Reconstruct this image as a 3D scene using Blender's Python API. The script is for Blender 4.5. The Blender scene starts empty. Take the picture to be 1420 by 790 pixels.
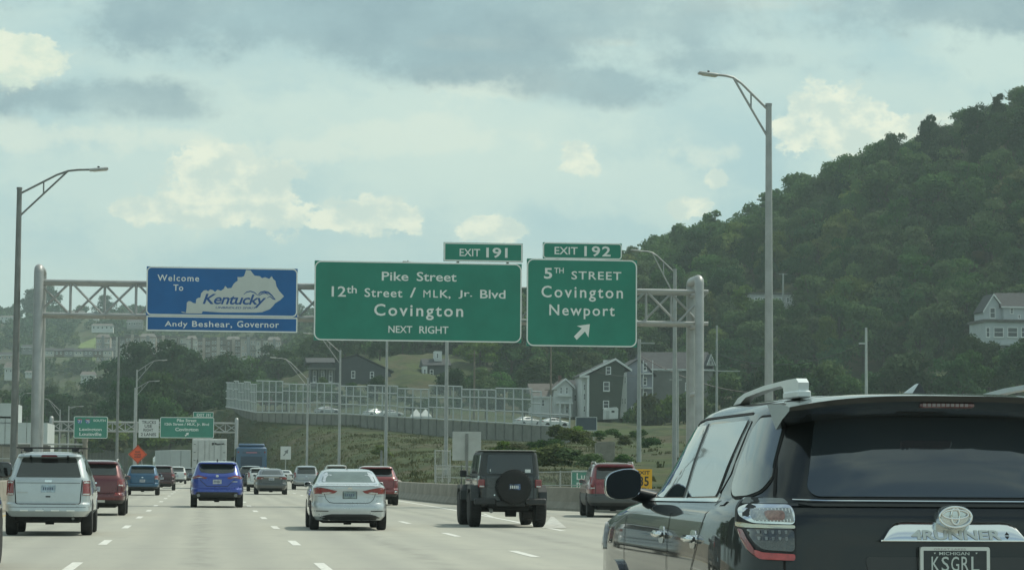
import bpy, bmesh, math, random
import numpy as np
from mathutils import Vector, Matrix
C = bpy.context.scene.collection
rad = math.radians
random.seed(7); RNG = np.random.default_rng(11)

# ------------------------------------------------------------------ camera
F = 3490.0; CAMH = 1.4; RHO = rad(0.4)
_xp, _yp = -426.0, -256.0
_x0 = _xp*math.cos(RHO) - _yp*math.sin(RHO); _y0 = _xp*math.sin(RHO) + _yp*math.cos(RHO)
TH = math.atan(-_y0/F); PS = math.atan(-_x0/F*math.cos(TH))
CR = Matrix.Rotation(-PS, 3, 'Z') @ Matrix.Rotation(math.pi/2+TH, 3, 'X') @ Matrix.Rotation(RHO, 3, 'Z')
cam = bpy.data.cameras.new('camera'); cam.lens = 36*F/1420; cam.sensor_width = 36
cam.clip_start = 0.5; cam.clip_end = 20000
co = bpy.data.objects.new('camera', cam); C.objects.link(co)
co.matrix_world = Matrix.Translation((0, 0, CAMH)) @ CR.to_4x4()
bpy.context.scene.camera = co
def ray(px, py): return CR @ Vector(((px-710)/F, -(py-395)/F, -1))
def at(px, py, Y):
    d = ray(px, py); t = Y/d.y
    return Vector((d.x*t, Y, CAMH+d.z*t))
def gnd(px, py, z=0.0):
    d = ray(px, py); t = (z-CAMH)/d.z
    return Vector((d.x*t, d.y*t, z))

# ------------------------------------------------------------------ light
SUN_EL, SUN_AZ = rad(56), rad(62)            # azimuth clockwise from +Y
sdir = Vector((math.sin(SUN_AZ)*math.cos(SUN_EL), math.cos(SUN_AZ)*math.cos(SUN_EL), math.sin(SUN_EL)))
sun = bpy.data.lights.new('sun', 'SUN'); sun.energy = 2.1; sun.angle = rad(0.8); sun.color = (1.0, .97, .84)
so = bpy.data.objects.new('sun', sun); C.objects.link(so); so.rotation_euler = sdir.to_track_quat('Z', 'Y').to_euler()
so.location = (60, 30, 80)
vs = bpy.context.scene.view_settings
vs.view_transform = 'Standard'; vs.look = 'None'; vs.exposure = 0.42; vs.gamma = 1.0
bpy.context.scene.cycles.max_bounces = 6
bpy.context.scene.cycles.transparent_max_bounces = 16
bpy.context.scene.cycles.volume_bounces = 0

class NT:
    """small helper to write node graphs"""
    def __init__(s, tree): s.t = tree; s.n = tree.nodes; s.l = tree.links
    def add(s, typ, **kw):
        nd = s.n.new(typ)
        for k, v in kw.items():
            if k.startswith('i_'):
                nd.inputs[int(k[2:])].default_value = v
            else: setattr(nd, k, v)
        return nd
    def lk(s, a, b): s.l.new(a, b)
    def math(s, op, a, b=None, c=None, clamp=False):
        nd = s.n.new('ShaderNodeMath'); nd.operation = op; nd.use_clamp = clamp
        for i, v in enumerate((a, b, c)):
            if v is None: continue
            if isinstance(v, (int, float)): nd.inputs[i].default_value = v
            else: s.lk(v, nd.inputs[i])
        return nd.outputs[0]
    def vmath(s, op, a, b=None, sc=None):
        nd = s.n.new('ShaderNodeVectorMath'); nd.operation = op
        for i, v in enumerate((a, b)):
            if v is None: continue
            if isinstance(v, (tuple, list)): nd.inputs[i].default_value = v
            else: s.lk(v, nd.inputs[i])
        if sc is not None:
            if isinstance(sc, (int, float)): nd.inputs['Scale'].default_value = sc
            else: s.lk(sc, nd.inputs['Scale'])
        return nd.outputs[1] if op in ('LENGTH', 'DOT_PRODUCT', 'DISTANCE') else nd.outputs[0]
    def noise(s, vec, scale, detail=4, rough=.55, dist=0, col=False):
        nd = s.add('ShaderNodeTexNoise'); nd.inputs['Scale'].default_value = scale
        nd.inputs['Detail'].default_value = detail; nd.inputs['Roughness'].default_value = rough
        nd.inputs['Distortion'].default_value = dist
        if vec is not None: s.lk(vec, nd.inputs['Vector'])
        return nd.outputs['Color'] if col else nd.outputs['Fac']
    def mix(s, f, a, b, mode='MIX'):
        nd = s.n.new('ShaderNodeMix'); nd.data_type = 'RGBA'; nd.blend_type = mode
        for i, v in ((0, f), (6, a), (7, b)):
            if isinstance(v, (int, float)): nd.inputs[i].default_value = v
            elif isinstance(v, (tuple, list)): nd.inputs[i].default_value = (*v[:3], 1)
            else: s.lk(v, nd.inputs[i])
        return nd.outputs[2]
    def rng(s, v, a, b, c=0, d=1, smooth=False):
        nd = s.n.new('ShaderNodeMapRange'); nd.clamp = True
        if smooth: nd.interpolation_type = 'SMOOTHSTEP'
        s.lk(v, nd.inputs[0])
        for i, x in enumerate((a, b, c, d)): nd.inputs[i+1].default_value = x
        return nd.outputs[0]

# ------------------------------------------------------------------ sky
world = bpy.data.worlds.new('World'); bpy.context.scene.world = world; world.use_nodes = True
w = NT(world.node_tree); w.n.clear()
out = w.add('ShaderNodeOutputWorld'); bg = w.add('ShaderNodeBackground'); bg.inputs[1].default_value = 0.1
w.lk(bg.outputs[0], out.inputs[0])
sky = w.add('ShaderNodeTexSky'); sky.sky_type = 'NISHITA'; sky.sun_disc = False
sky.sun_elevation = SUN_EL; sky.sun_rotation = SUN_AZ; sky.altitude = 200; sky.air_density = 1.1; sky.dust_density = 3.0; sky.ozone_density = 1.2
tc = w.add('ShaderNodeTexCoord'); D = tc.outputs['Generated']
sep = w.add('ShaderNodeSeparateXYZ'); w.lk(D, sep.inputs[0])
ay = w.math('MAXIMUM', w.math('ABSOLUTE', sep.outputs[1]), .04)
U = w.math('DIVIDE', sep.outputs[0], ay); V = w.math('DIVIDE', sep.outputs[2], ay)
cmb = w.add('ShaderNodeCombineXYZ'); w.lk(U, cmb.inputs[0]); w.lk(V, cmb.inputs[1]); w.lk(w.math('SIGN', sep.outputs[1]), cmb.inputs[2])
UV = cmb.outputs[0]
# wide cloud field for the rest of the dome
up = w.math('ADD', w.math('MAXIMUM', sep.outputs[2], 0.0), .12)
cm2 = w.add('ShaderNodeCombineXYZ'); w.lk(w.math('DIVIDE', sep.outputs[0], up), cm2.inputs[0]); w.lk(w.math('DIVIDE', sep.outputs[1], up), cm2.inputs[1])
wide = w.noise(cm2.outputs[0], 1.1, 6, .55)
S10 = 10.0
def c10(r, g, b): return (r*S10, g*S10, b*S10)
def lin(r, g, b):
    f = lambda c: ((c/255+.055)/1.055)**2.4 if c > 10 else c/255/12.92
    return (f(r), f(g), f(b))
def s10(r, g, b): return tuple(x*8.7 for x in lin(r, g, b))
high = w.rng(sep.outputs[2], .15, .5, 0, 1, True)
basecol = w.mix(w.rng(wide, .40, .62, .15, .95, True), w.mix(1.0, sky.outputs[0], (0.95, 1.05, .95), 'MULTIPLY'), s10(190, 210, 204))
# lower band in view: pale veil, a bit bluer in places
fbA = w.noise(UV, 7, 7, .60); fbB = w.noise(w.vmath('MULTIPLY', UV, (1, 1.35, 1)), 24, 8, .68); fbC = w.noise(w.vmath('MULTIPLY', UV, (1, 1.5, 1)), 60, 6, .6)
veil_n = w.noise(w.vmath('MULTIPLY', UV, (3.2, 7, 1)), 2.2, 7, .62)
veil = w.mix(w.rng(veil_n, .36, .64, 0, 1, True), s10(170, 200, 202), s10(191, 213, 207))
col = w.mix(w.rng(sep.outputs[2], .22, .42, 1, 0, True), basecol, veil)
cA = w.math('SUBTRACT', fbA, .5); cB = w.math('SUBTRACT', fbB, .5)
def cuv(px, py):
    d = ray(px, py); return d.x/d.y, d.z/d.y
def blob(px, py, rx, ry):
    u, v = cuv(px, py)
    return w.vmath('LENGTH', w.vmath('MULTIPLY', w.vmath('SUBTRACT', UV, (u, v, 1)), (F/rx, F/ry, 3)))
def field(lst):
    r = None
    for x in lst:
        b_ = blob(*x); r = b_ if r is None else w.math('SMOOTH_MIN', r, b_, .25)
    return r
def edge(f, ampA, ampB, lo, hi):
    """1 inside, 0 outside, with a billowing rim"""
    d = w.math('ADD', w.math('ADD', f, w.math('MULTIPLY', cA, ampA)), w.math('MULTIPLY', cB, ampB))
    return w.rng(d, lo, hi, 1, 0, True)
# broad pale masses
col = w.mix(w.math('MULTIPLY', edge(field([(560, 170, 420, 60), (200, 250, 230, 80), (720, 250, 300, 70), (1240, 250, 260, 70), (1380, 60, 160, 60), (250, 200, 120, 30)]), 4.0, 2.4, .5, 1.3), .6), col, s10(205, 223, 212))
# cumulus with lit tops
pf = field([(15, 70, 80, 44), (60, 88, 40, 22), (290, 232, 58, 36), (340, 258, 80, 40), (380, 288, 50, 34), (300, 282, 64, 34), (520, 294, 62, 27), (566, 302, 46, 22), (470, 306, 50, 16), (680, 317, 56, 19), (812, 222, 33, 26),
            (1130, 148, 80, 40), (1190, 176, 84, 38), (1255, 184, 56, 28), (1080, 180, 60, 50), (960, 288, 24, 12), (995, 248, 16, 12), (200, 292, 46, 14)])
m1 = edge(pf, 1.2, 5.2, .80, 1.15)
lit = w.rng(w.math('ADD', fbC, w.math('MULTIPLY', cB, .6)), .38, .62, 0, 1, True)
col = w.mix(w.math('MULTIPLY', m1, .97), col, w.mix(lit, s10(200, 216, 206), s10(232, 237, 216)))
wisps = edge(field([(700, 120, 90, 22), (560, 190, 120, 20), (110, 190, 130, 20), (420, 210, 90, 14), (1060, 8, 120, 14), (1010, 210, 60, 20), (240, 190, 60, 14), (860, 60, 60, 10), (640, 60, 60, 8)]), 3.5, 6.0, .5, 1.5)
col = w.mix(w.math('MULTIPLY', wisps, .55), col, s10(216, 227, 212))
# darker cloud bases
dk = edge(field([(400, 22, 400, 56), (150, 138, 140, 26), (230, 150, 80, 18), (640, 66, 190, 44), (930, 30, 330, 62), (1020, 82, 170, 30), (820, 118, 120, 30), (700, 0, 1000, 26), (1300, 10, 260, 22)]), 3.0, 3.0, .62, 1.45)
dk = w.math('MULTIPLY', dk, w.rng(w.math('ADD', w.math('MULTIPLY', fbA, .5), w.math('MULTIPLY', fbB, .5)), .38, .60, 1.0, .45))
col = w.mix(dk, col, s10(136, 163, 171))
m2 = edge(field([(15, 70, 76, 42), (58, 88, 36, 20)]), .8, 3.6, .84, 1.12)
col = w.mix(m2, col, w.mix(lit, s10(204, 220, 205), s10(226, 233, 212)))
w.lk(col, bg.inputs[0])

# ------------------------------------------------------------------ materials
MATS = {}
def mat(name, color=(.5, .5, .5), rough=.6, metal=0.0, coat=0.0, spec=.5, var=0.0, vscale=3.0, bump=0.0, bscale=20.0, alpha=1.0, emit=0.0, col2=None, trans=0.0, objrand=0.0, rvar=0.0):
    if name in MATS: return MATS[name]
    m = bpy.data.materials.new(name); m.use_nodes = True; MATS[name] = m
    t = NT(m.node_tree); b = t.n['Principled BSDF']
    b.inputs['Roughness'].default_value = rough; b.inputs['Metallic'].default_value = metal
    b.inputs['Coat Weight'].default_value = coat; b.inputs['Coat Roughness'].default_value = .03
    b.inputs['Specular IOR Level'].default_value = spec
    b.inputs['Alpha'].default_value = alpha
    b.inputs['Transmission Weight'].default_value = trans
    b.inputs['Base Color'].default_value = (*color, 1)
    tcn = t.add('ShaderNodeTexCoord')
    cc = None
    if var > 0 or col2:
        n = t.noise(tcn.outputs['Object'], vscale, 5, .6)
        c2 = col2 if col2 else tuple(max(0, c*(1-var)) for c in color)
        cc = t.mix(t.rng(n, .35, .65), color, c2)
    if objrand > 0:
        oi = t.add('ShaderNodeObjectInfo')
        hs = t.add('ShaderNodeHueSaturation'); t.lk(t.rng(oi.outputs['Random'], 0, 1, 1-objrand, 1+objrand), hs.inputs['Value'])
        t.lk(t.rng(oi.outputs['Random'], 0, 1, .5+objrand*.06, .5-objrand*.06), hs.inputs['Hue'])
        if cc is not None: t.lk(cc, hs.inputs['Color'])
        else: hs.inputs['Color'].default_value = (*color, 1)
        cc = hs.outputs[0]
    if cc is not None: t.lk(cc, b.inputs['Base Color'])
    if bump > 0:
        bn = t.add('ShaderNodeBump'); bn.inputs['Strength'].default_value = bump; bn.inputs['Distance'].default_value = .02
        t.lk(t.noise(tcn.outputs['Object'], bscale, 4, .6), bn.inputs['Height']); t.lk(bn.outputs[0], b.inputs['Normal'])
    if rvar > 0:
        t.lk(t.rng(t.noise(tcn.outputs['Object'], 2.5, 5, .6), .3, .7, max(0, rough-rvar), rough+rvar), b.inputs['Roughness'])
    if emit > 0:
        b.inputs['Emission Color'].default_value = (*color, 1); b.inputs['Emission Strength'].default_value = emit
    return m
def paint(name, c, metal=.3, rough=.32): return mat('paint_'+name, c, rough, metal, 1.0, var=.06, vscale=6, rvar=.06)
TYRE = mat('tyre_rubber', (.022, .022, .022), .85, bump=.3, bscale=60, var=.3, vscale=5)
RIM = mat('wheel_alloy', (.42, .43, .43), .35, .9, var=.3, vscale=9)
GLASS = mat('tinted_glass', (.014, .021, .022), .03, 0, .4, spec=.8, var=.3, vscale=2, rvar=.015)
GLASSL = mat('light_glass', (.12, .17, .16), .16, 0, .0, spec=.9, var=.3, vscale=2)
BLKP = mat('black_plastic', (.025, .027, .028), .55, var=.3, vscale=8, bump=.1, bscale=80)
UNDER = mat('underbody', (.012, .012, .012), .9, var=.4, vscale=6)
CHROME = mat('chrome', (.78, .80, .80), .10, 1.0, rvar=.05)
REDL = mat('red_lens', (.24, .018, .018), .15, 0, 1.0, var=.35, vscale=14)
CLRL = mat('clear_lens', (.62, .62, .60), .15, .2, 1.0, var=.3, vscale=30)
SEAM = mat('seam_black', (.01, .01, .01), .8)
STEEL = mat('galvanised_steel', (.40, .41, .40), .45, .35, var=.18, vscale=2.0, bump=.08, bscale=12)
STEELD = mat('weathered_steel', (.24, .25, .24), .55, .3, var=.25, vscale=1.5, bump=.08, bscale=12)
CONC = mat('barrier_concrete', (.29, .27, .225), .88, var=.3, vscale=1.3, bump=.4, bscale=9)
CONCD = mat('dark_concrete', (.19, .19, .17), .9, var=.35, vscale=.9, bump=.4, bscale=6)
WHITE = mat('sign_white', (.78, .80, .76), .5, var=.08, vscale=3)
GREEN = mat('sign_green', (.016, .225, .155), .42, var=.16, vscale=.8)
BLUE = mat('sign_blue', (.010, .125, .36), .42, var=.16, vscale=.8)
ALU = mat('sign_aluminium', (.50, .52, .50), .45, .5, var=.15, vscale=2)
PLATE = mat('plate_blue_white', (.45, .58, .66), .5, var=.4, vscale=14)

# ------------------------------------------------------------------ mesh building
def new_obj(name, me, mt, parent=None, smooth=None):
    if mt is not None:
        for m in (mt if isinstance(mt, (list, tuple)) else [mt]): me.materials.append(m)
    o = bpy.data.objects.new(name, me); C.objects.link(o)
    if parent is not None: o.parent = parent
    if smooth is not None: shade(me, smooth)
    return o
def shade(me, ang):
    me.shade_smooth()
    bm = bmesh.new(); bm.from_mesh(me)
    bmesh.ops.recalc_face_normals(bm, faces=bm.faces)
    a = rad(ang)
    for e in bm.edges:
        if len(e.link_faces) == 2 and e.calc_face_angle(0) > a: e.smooth = False
        elif len(e.link_faces) != 2: e.smooth = False
    bm.to_mesh(me); bm.free()
class MB:
    def __init__(s): s.v = []; s.f = []
    def add(s, vs_, fs_):
        o = len(s.v); s.v += [tuple(v) for v in vs_]; s.f += [tuple(i+o for i in f) for f in fs_]
        return s
    def box(s, x0, x1, y0, y1, z0, z1, M=None):
        vs_ = [(x, y, z) for z in (z0, z1) for y in (y0, y1) for x in (x0, x1)]
        if M is not None: vs_ = [M @ Vector(v) for v in vs_]
        return s.add(vs_, [(0, 2, 3, 1), (4, 5, 7, 6), (0, 1, 5, 4), (2, 6, 7, 3), (0, 4, 6, 2), (1, 3, 7, 5)])
    def bevbox(s, x0, x1, y0, y1, z0, z1, b=.02, M=None):
        def ring(ix, iy, z):
            return [(x0+ix+b, y0+iy, z), (x1-ix-b, y0+iy, z), (x1-ix, y0+iy+b, z), (x1-ix, y1-iy-b, z), (x1-ix-b, y1-iy, z), (x0+ix+b, y1-iy, z), (x0+ix, y1-iy-b, z), (x0+ix, y0+iy+b, z)]
        rings = [ring(b, b, z0), ring(0, 0, z0+b), ring(0, 0, z1-b), ring(b, b, z1)]
        vs_ = [Vector(p) for r in rings for p in r]
        if M is not None: vs_ = [M @ v for v in vs_]
        fs_ = [tuple(range(7, -1, -1)), tuple(range(24, 32))]
        for k in range(3):
            for i in range(8): j = (i+1) % 8; fs_.append((k*8+i, k*8+j, (k+1)*8+j, (k+1)*8+i))
        return s.add(vs_, fs_)
    def tube(s, pts, r, n=8, caps=True):
        pts = [Vector(p) for p in pts]; m = len(pts)
        rs = r if isinstance(r, (list, tuple)) else [r]*m
        vs_, fs_ = [], []; prev = None
        for i, p in enumerate(pts):
            t = (pts[min(i+1, m-1)]-pts[max(i-1, 0)]).normalized()
            ref = Vector((0, 0, 1)) if abs(t.z) < .9 else Vector((0, 1, 0))
            if prev is None: a = t.cross(ref).normalized()
            else:
                a = (prev - t*prev.dot(t)); a = a.normalized() if a.length > 1e-6 else t.cross(ref).normalized()
            prev = a; b = t.cross(a)
            for k in range(n):
                th = 2*math.pi*k/n; vs_.append(p+(a*math.cos(th)+b*math.sin(th))*rs[i])
        for i in range(m-1):
            for k in range(n): j = (k+1) % n; fs_.append((i*n+k, i*n+j, (i+1)*n+j, (i+1)*n+k))
        if caps: fs_.append(tuple(range(n-1, -1, -1))); fs_.append(tuple(range((m-1)*n, m*n)))
        return s.add(vs_, fs_)
    def prism(s, poly, a0, a1, axis='Y'):
        n = len(poly)
        def mk(p, a):
            return (p[0], a, p[1]) if axis == 'Y' else ((a, p[0], p[1]) if axis == 'X' else (p[0], p[1], a))
        vs_ = [mk(p, a0) for p in poly]+[mk(p, a1) for p in poly]
        fs_ = [tuple(range(n-1, -1, -1)), tuple(range(n, 2*n))]+[(i, (i+1) % n, n+(i+1) % n, n+i) for i in range(n)]
        return s.add(vs_, fs_)
    def lathe(s, prof, c, axis='X', n=28):
        """prof: (axial, radius)"""
        vs_, fs_ = [], []; m = len(prof)
        for (a, r) in prof:
            for k in range(n):
                t = 2*math.pi*k/n; p, q = r*math.cos(t), r*math.sin(t)
                v = (a, p, q) if axis == 'X' else ((p, a, q) if axis == 'Y' else (p, q, a))
                vs_.append((v[0]+c[0], v[1]+c[1], v[2]+c[2]))
        for i in range(m-1):
            for k in range(n): j = (k+1) % n; fs_.append((i*n+k, i*n+j, (i+1)*n+j, (i+1)*n+k))
        fs_.append(tuple(range(n-1, -1, -1))); fs_.append(tuple(range((m-1)*n, m*n)))
        return s.add(vs_, fs_)
    def mesh(s, name):
        me = bpy.data.meshes.new(name); me.from_pydata([tuple(v) for v in s.v], [], s.f); me.update(); return me
    def build(s, name, mt, parent=None, smooth=None): return new_obj(name, s.mesh(name), mt, parent, smooth)
def tag(o, label=None, cat=None, group=None, kind=None):
    if label: o['label'] = label
    if cat: o['category'] = cat
    if group: o['group'] = group
    if kind: o['kind'] = kind
    return o
def thing(name, label, cat, loc=(0, 0, 0), rz=0.0, group=None):
    o = bpy.data.objects.new(name, None); C.objects.link(o); o.empty_display_size = .3
    o.location = loc; o.rotation_euler = (0, 0, rz); return tag(o, label, cat, group)
def structure(name, mb, mt, smooth=None): return tag(mb.build(name, mt, None, smooth), kind='structure')
def dup(root, loc=None, rz=None, label=None, scale=None):
    r = root.copy(); C.objects.link(r)
    if loc is not None: r.location = loc
    if rz is not None: r.rotation_euler = (0, 0, rz)
    if scale is not None: r.scale = scale
    if label: r['label'] = label
    for ch in KIDS(root):
        c = ch.copy(); C.objects.link(c); c.parent = r
        for g in KIDS(ch): d = g.copy(); C.objects.link(d); d.parent = c
    return r
_kc = {}
def KIDS(o):
    if o.name not in _kc: _kc[o.name] = list(o.children)
    return _kc[o.name]

# lettering ---------------------------------------------------------
_tc = {}
def glyphs(txt, bold=.012, shear=0.0, sp=1.0):
    k = (txt, bold, shear, sp)
    if k in _tc: return _tc[k]
    cu = bpy.data.curves.new('t', 'FONT'); cu.body = txt; cu.offset = bold; cu.shear = shear; cu.space_character = sp
    cu.resolution_u = 3; cu.fill_mode = 'FRONT'
    o = bpy.data.objects.new('t', cu); C.objects.link(o)
    dg = bpy.context.evaluated_depsgraph_get(); ev = o.evaluated_get(dg); me = ev.to_mesh()
    vs_ = [(v.co.x, v.co.y) for v in me.vertices]; fs_ = [tuple(p.vertices) for p in me.polygons]
    ev.to_mesh_clear(); bpy.data.objects.remove(o); bpy.data.curves.remove(cu)
    xs = [v[0] for v in vs_]; ys = [v[1] for v in vs_]
    x0, x1, y0, y1 = min(xs), max(xs), min(ys), max(ys)
    vs_ = [((x-x0)/(x1-x0), (y-y0)/(y1-y0)) for x, y in vs_]
    _tc[k] = (vs_, fs_); return _tc[k]
def put_text(mb, txt, x0, x1, z0, z1, y, **kw):
    vs_, fs_ = glyphs(txt, **kw)
    mb.add([(x0+a*(x1-x0), y, z0+b*(z1-z0)) for a, b in vs_], [tuple(f) for f in fs_])
def roundrect(x0, x1, z0, z1, r, n=5):
    out = []
    for cx, cz, a0 in ((x1-r, z1-r, 0), (x0+r, z1-r, 90), (x0+r, z0+r, 180), (x1-r, z0+r, 270)):
        for k in range(n+1):
            a = rad(a0+90*k/n); out.append((cx+r*math.cos(a), cz+r*math.sin(a)))
    return out
def ringband(mb, o1, o2, y):
    n = len(o1); mb.add([(a, y, b) for a, b in o1]+[(a, y, b) for a, b in o2], [(i, (i+1) % n, n+(i+1) % n, n+i) for i in range(n)])
# ------------------------------------------------------------------ ground, road, hillside
def ground_mat(name, cols, scale, bump=.5):
    m = bpy.data.materials.new(name); m.use_nodes = True; t = NT(m.node_tree); b = t.n['Principled BSDF']
    b.inputs['Roughness'].default_value = .95; b.inputs['Specular IOR Level'].default_value = .15
    tcn = t.add('ShaderNodeTexCoord'); P = tcn.outputs['Object']
    n1 = t.noise(P, scale, 6, .62); n2 = t.noise(P, scale*7, 5, .65); n3 = t.noise(t.vmath('MULTIPLY', P, (.5, .5, 2.5)), scale*3, 4, .6)
    c = t.mix(t.rng(n1, .38, .62, 0, 1, True), cols[0], cols[1]); c = t.mix(t.rng(n3, .46, .64), c, cols[2]); c = t.mix(t.rng(n2, .5, .72, 0, .8), c, cols[3])
    t.lk(c, b.inputs['Base Color'])
    bn = t.add('ShaderNodeBump'); bn.inputs['Strength'].default_value = bump; bn.inputs['Distance'].default_value = .5
    t.lk(n2, bn.inputs['Height']); t.lk(bn.outputs[0], b.inputs['Normal']); return m
GRASSM = ground_mat('rough_grass', [(.066, .088, .032), (.084, .078, .047), (.038, .058, .025), (.026, .040, .020)], .09)
FIELD = ground_mat('far_ground', [(.07, .095, .04), (.10, .115, .05), (.05, .07, .03), (.05, .06, .035)], .01)
LAWN = mat('lawn', (.14, .20, .05), .95, var=.35, vscale=.2)

g = MB(); S = 3400
g.add([(-S, -200, -.6), (S, -200, -.6), (S, 2*S-200, -.6), (-S, 2*S-200, -.6)], [(0, 1, 2, 3)])
structure('ground', g, FIELD)

def cshift(Y):
    return 0.0 if Y < 268 else -(Y-268)**2/(2*800.)
def road_mat():
    m = bpy.data.materials.new('highway_concrete'); m.use_nodes = True; t = NT(m.node_tree); b = t.n['Principled BSDF']
    b.inputs['Roughness'].default_value = .82; b.inputs['Specular IOR Level'].default_value = .35
    tcn = t.add('ShaderNodeTexCoord'); P = tcn.outputs['Object']
    sp = t.add('ShaderNodeSeparateXYZ'); t.lk(P, sp.inputs[0]); X, Y = sp.outputs[0], sp.outputs[1]
    big = t.noise(t.vmath('MULTIPLY', P, (1, .12, 1)), .5, 5, .6); fine = t.noise(P, 14, 5, .7); mid = t.noise(t.vmath('MULTIPLY', P, (1.6, .5, 1)), 1.3, 5, .6)
    c = t.mix(t.rng(big, .35, .65), (.405, .400, .335), (.350, .348, .300))
    c = t.mix(t.rng(mid, .5, .75, 0, .5), c, (.31, .305, .27))
    # slab-to-slab tone
    lane = t.math('FLOOR', t.math('DIVIDE', t.math('ADD', X, 1.87), 3.62)); slab = t.math('FLOOR', t.math('DIVIDE', Y, 9.1))
    cm = t.add('ShaderNodeCombineXYZ'); t.lk(lane, cm.inputs[0]); t.lk(slab, cm.inputs[1])
    wn = t.add('ShaderNodeTexWhiteNoise'); t.lk(cm.outputs[0], wn.inputs[0])
    c = t.mix(t.rng(wn.outputs[0], 0, 1, 0, .16), c, (.27, .27, .24))
    # wheel paths
    fr = t.math('FRACT', t.math('DIVIDE', t.math('ADD', X, 1.87), 3.62)); wp = t.math('ABSOLUTE', t.math('SUBTRACT', t.math('ABSOLUTE', t.math('SUBTRACT', fr, .5)), .24))
    c = t.mix(t.rng(wp, .0, .15, .34, 0, True), c, (.25, .25, .225))
    oil = t.rng(t.math('ABSOLUTE', t.math('SUBTRACT', fr, .5)), 0, .12, .42, 0, True)
    c = t.mix(t.math('MULTIPLY', oil, t.rng(mid, .3, .6)), c, (.17, .17, .155))
    # joints
    j1 = t.math('LESS_THAN', t.math('FRACT', t.math('DIVIDE', Y, 9.1)), .006)
    j2 = t.math('LESS_THAN', t.math('ABSOLUTE', t.math('SUBTRACT', fr, .5)), 0.0)
    c = t.mix(t.math('MULTIPLY', j1, .7), c, (.12, .12, .11))
    st = t.noise(P, 3.2, 4, .7); c = t.mix(t.rng(st, .62, .72, 0, .5), c, (.16, .16, .15))
    c = t.mix(t.rng(fine, .3, .75, 0, .25), c, (.28, .28, .25))
    t.lk(c, b.inputs['Base Color'])
    bn = t.add('ShaderNodeBump'); bn.inputs['Strength'].default_value = .25; bn.inputs['Distance'].default_value = .01
    t.lk(fine, bn.inputs['Height']); t.lk(bn.outputs[0], b.inputs['Normal']); return m
ROADM = road_mat()
def ribbon(xl, xr, Y0, Y1, z, step=6.0):
    m = MB(); n = max(2, int((Y1-Y0)/step)+1); vs_ = []; fs_ = []
    for i in range(n):
        Y = Y0+(Y1-Y0)*i/(n-1); a = xl(Y) if callable(xl) else xl; b = xr(Y) if callable(xr) else xr
        vs_ += [(a+cshift(Y), Y, z), (b+cshift(Y), Y, z)]
        if i: fs_.append((2*i-2, 2*i-1, 2*i+1, 2*i))
    return m.add(vs_, fs_)
structure('road', ribbon(-6.9, lambda Y: float(np.interp(Y, [0, 60, 105, 140, 300, 600], [18, 24, 26, 13.2, 13, 12.5])), -30, 560, 0), ROADM)
road = bpy.data.objects['road']
structure('opposite_road', ribbon(-26, -7.2, -30, 560, -.01), ROADM)
LINE = mat('road_paint', (.76, .76, .70), .7, var=.35, vscale=9)
YLINE = mat('yellow_road_paint', (.50, .34, .05), .7, var=.3, vscale=9)
dash_me = None
for X0 in (-1.87, 1.74, 5.46):
    ys = [24.9, 36.95, 49.1, 62.3, 74.6] if X0 != 5.46 else [31.2, 43.1, 56.0, 69.1, 81.3]
    while ys[-1] < 330: ys.append(ys[-1]+12.3)
    for y in ys:
        if dash_me is None:
            dash_me = MB().add([(-.08, -1.6, 0), (.08, -1.6, 0), (.08, 1.6, 0), (-.08, 1.6, 0)], [(0, 1, 2, 3)]).mesh('lane_dash'); dash_me.materials.append(LINE)
        o = bpy.data.objects.new('lane_dash', dash_me); C.objects.link(o); o.location = (X0+cshift(y), y, .004); o.parent = road
ex = lambda Y: float(np.interp(Y, [60, 69, 92, 120, 160, 560], [8.55, 8.71, 9.05, 9.15, 9.3, 9.3]))
ribbon(lambda Y: ex(Y)-.08, lambda Y: ex(Y)+.08, 60, 400, .004, 3).build('edge_line', LINE, road)
ribbon(-5.95, -5.82, 0, 500, .004).build('median_edge_line', YLINE, road)
MB().add([gnd(764, 715.5, .008), gnd(768, 716, .008), gnd(786, 731.5, .008), gnd(752, 731.5, .008)], [(0, 1, 2, 3)]).build('gore_marking', mat('faded_road_paint', (.56, .56, .51), .8, var=.4, vscale=5), road)
ribbon(lambda Y: float(np.interp(Y, [78, 100], [8.85, 9.6]))+(Y-78)*.03, lambda Y: float(np.interp(Y, [78, 100], [8.85, 9.6]))+.1+(Y-78)*.03, 66, 84, .006, 3).build('ramp_line', LINE, road)

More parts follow.
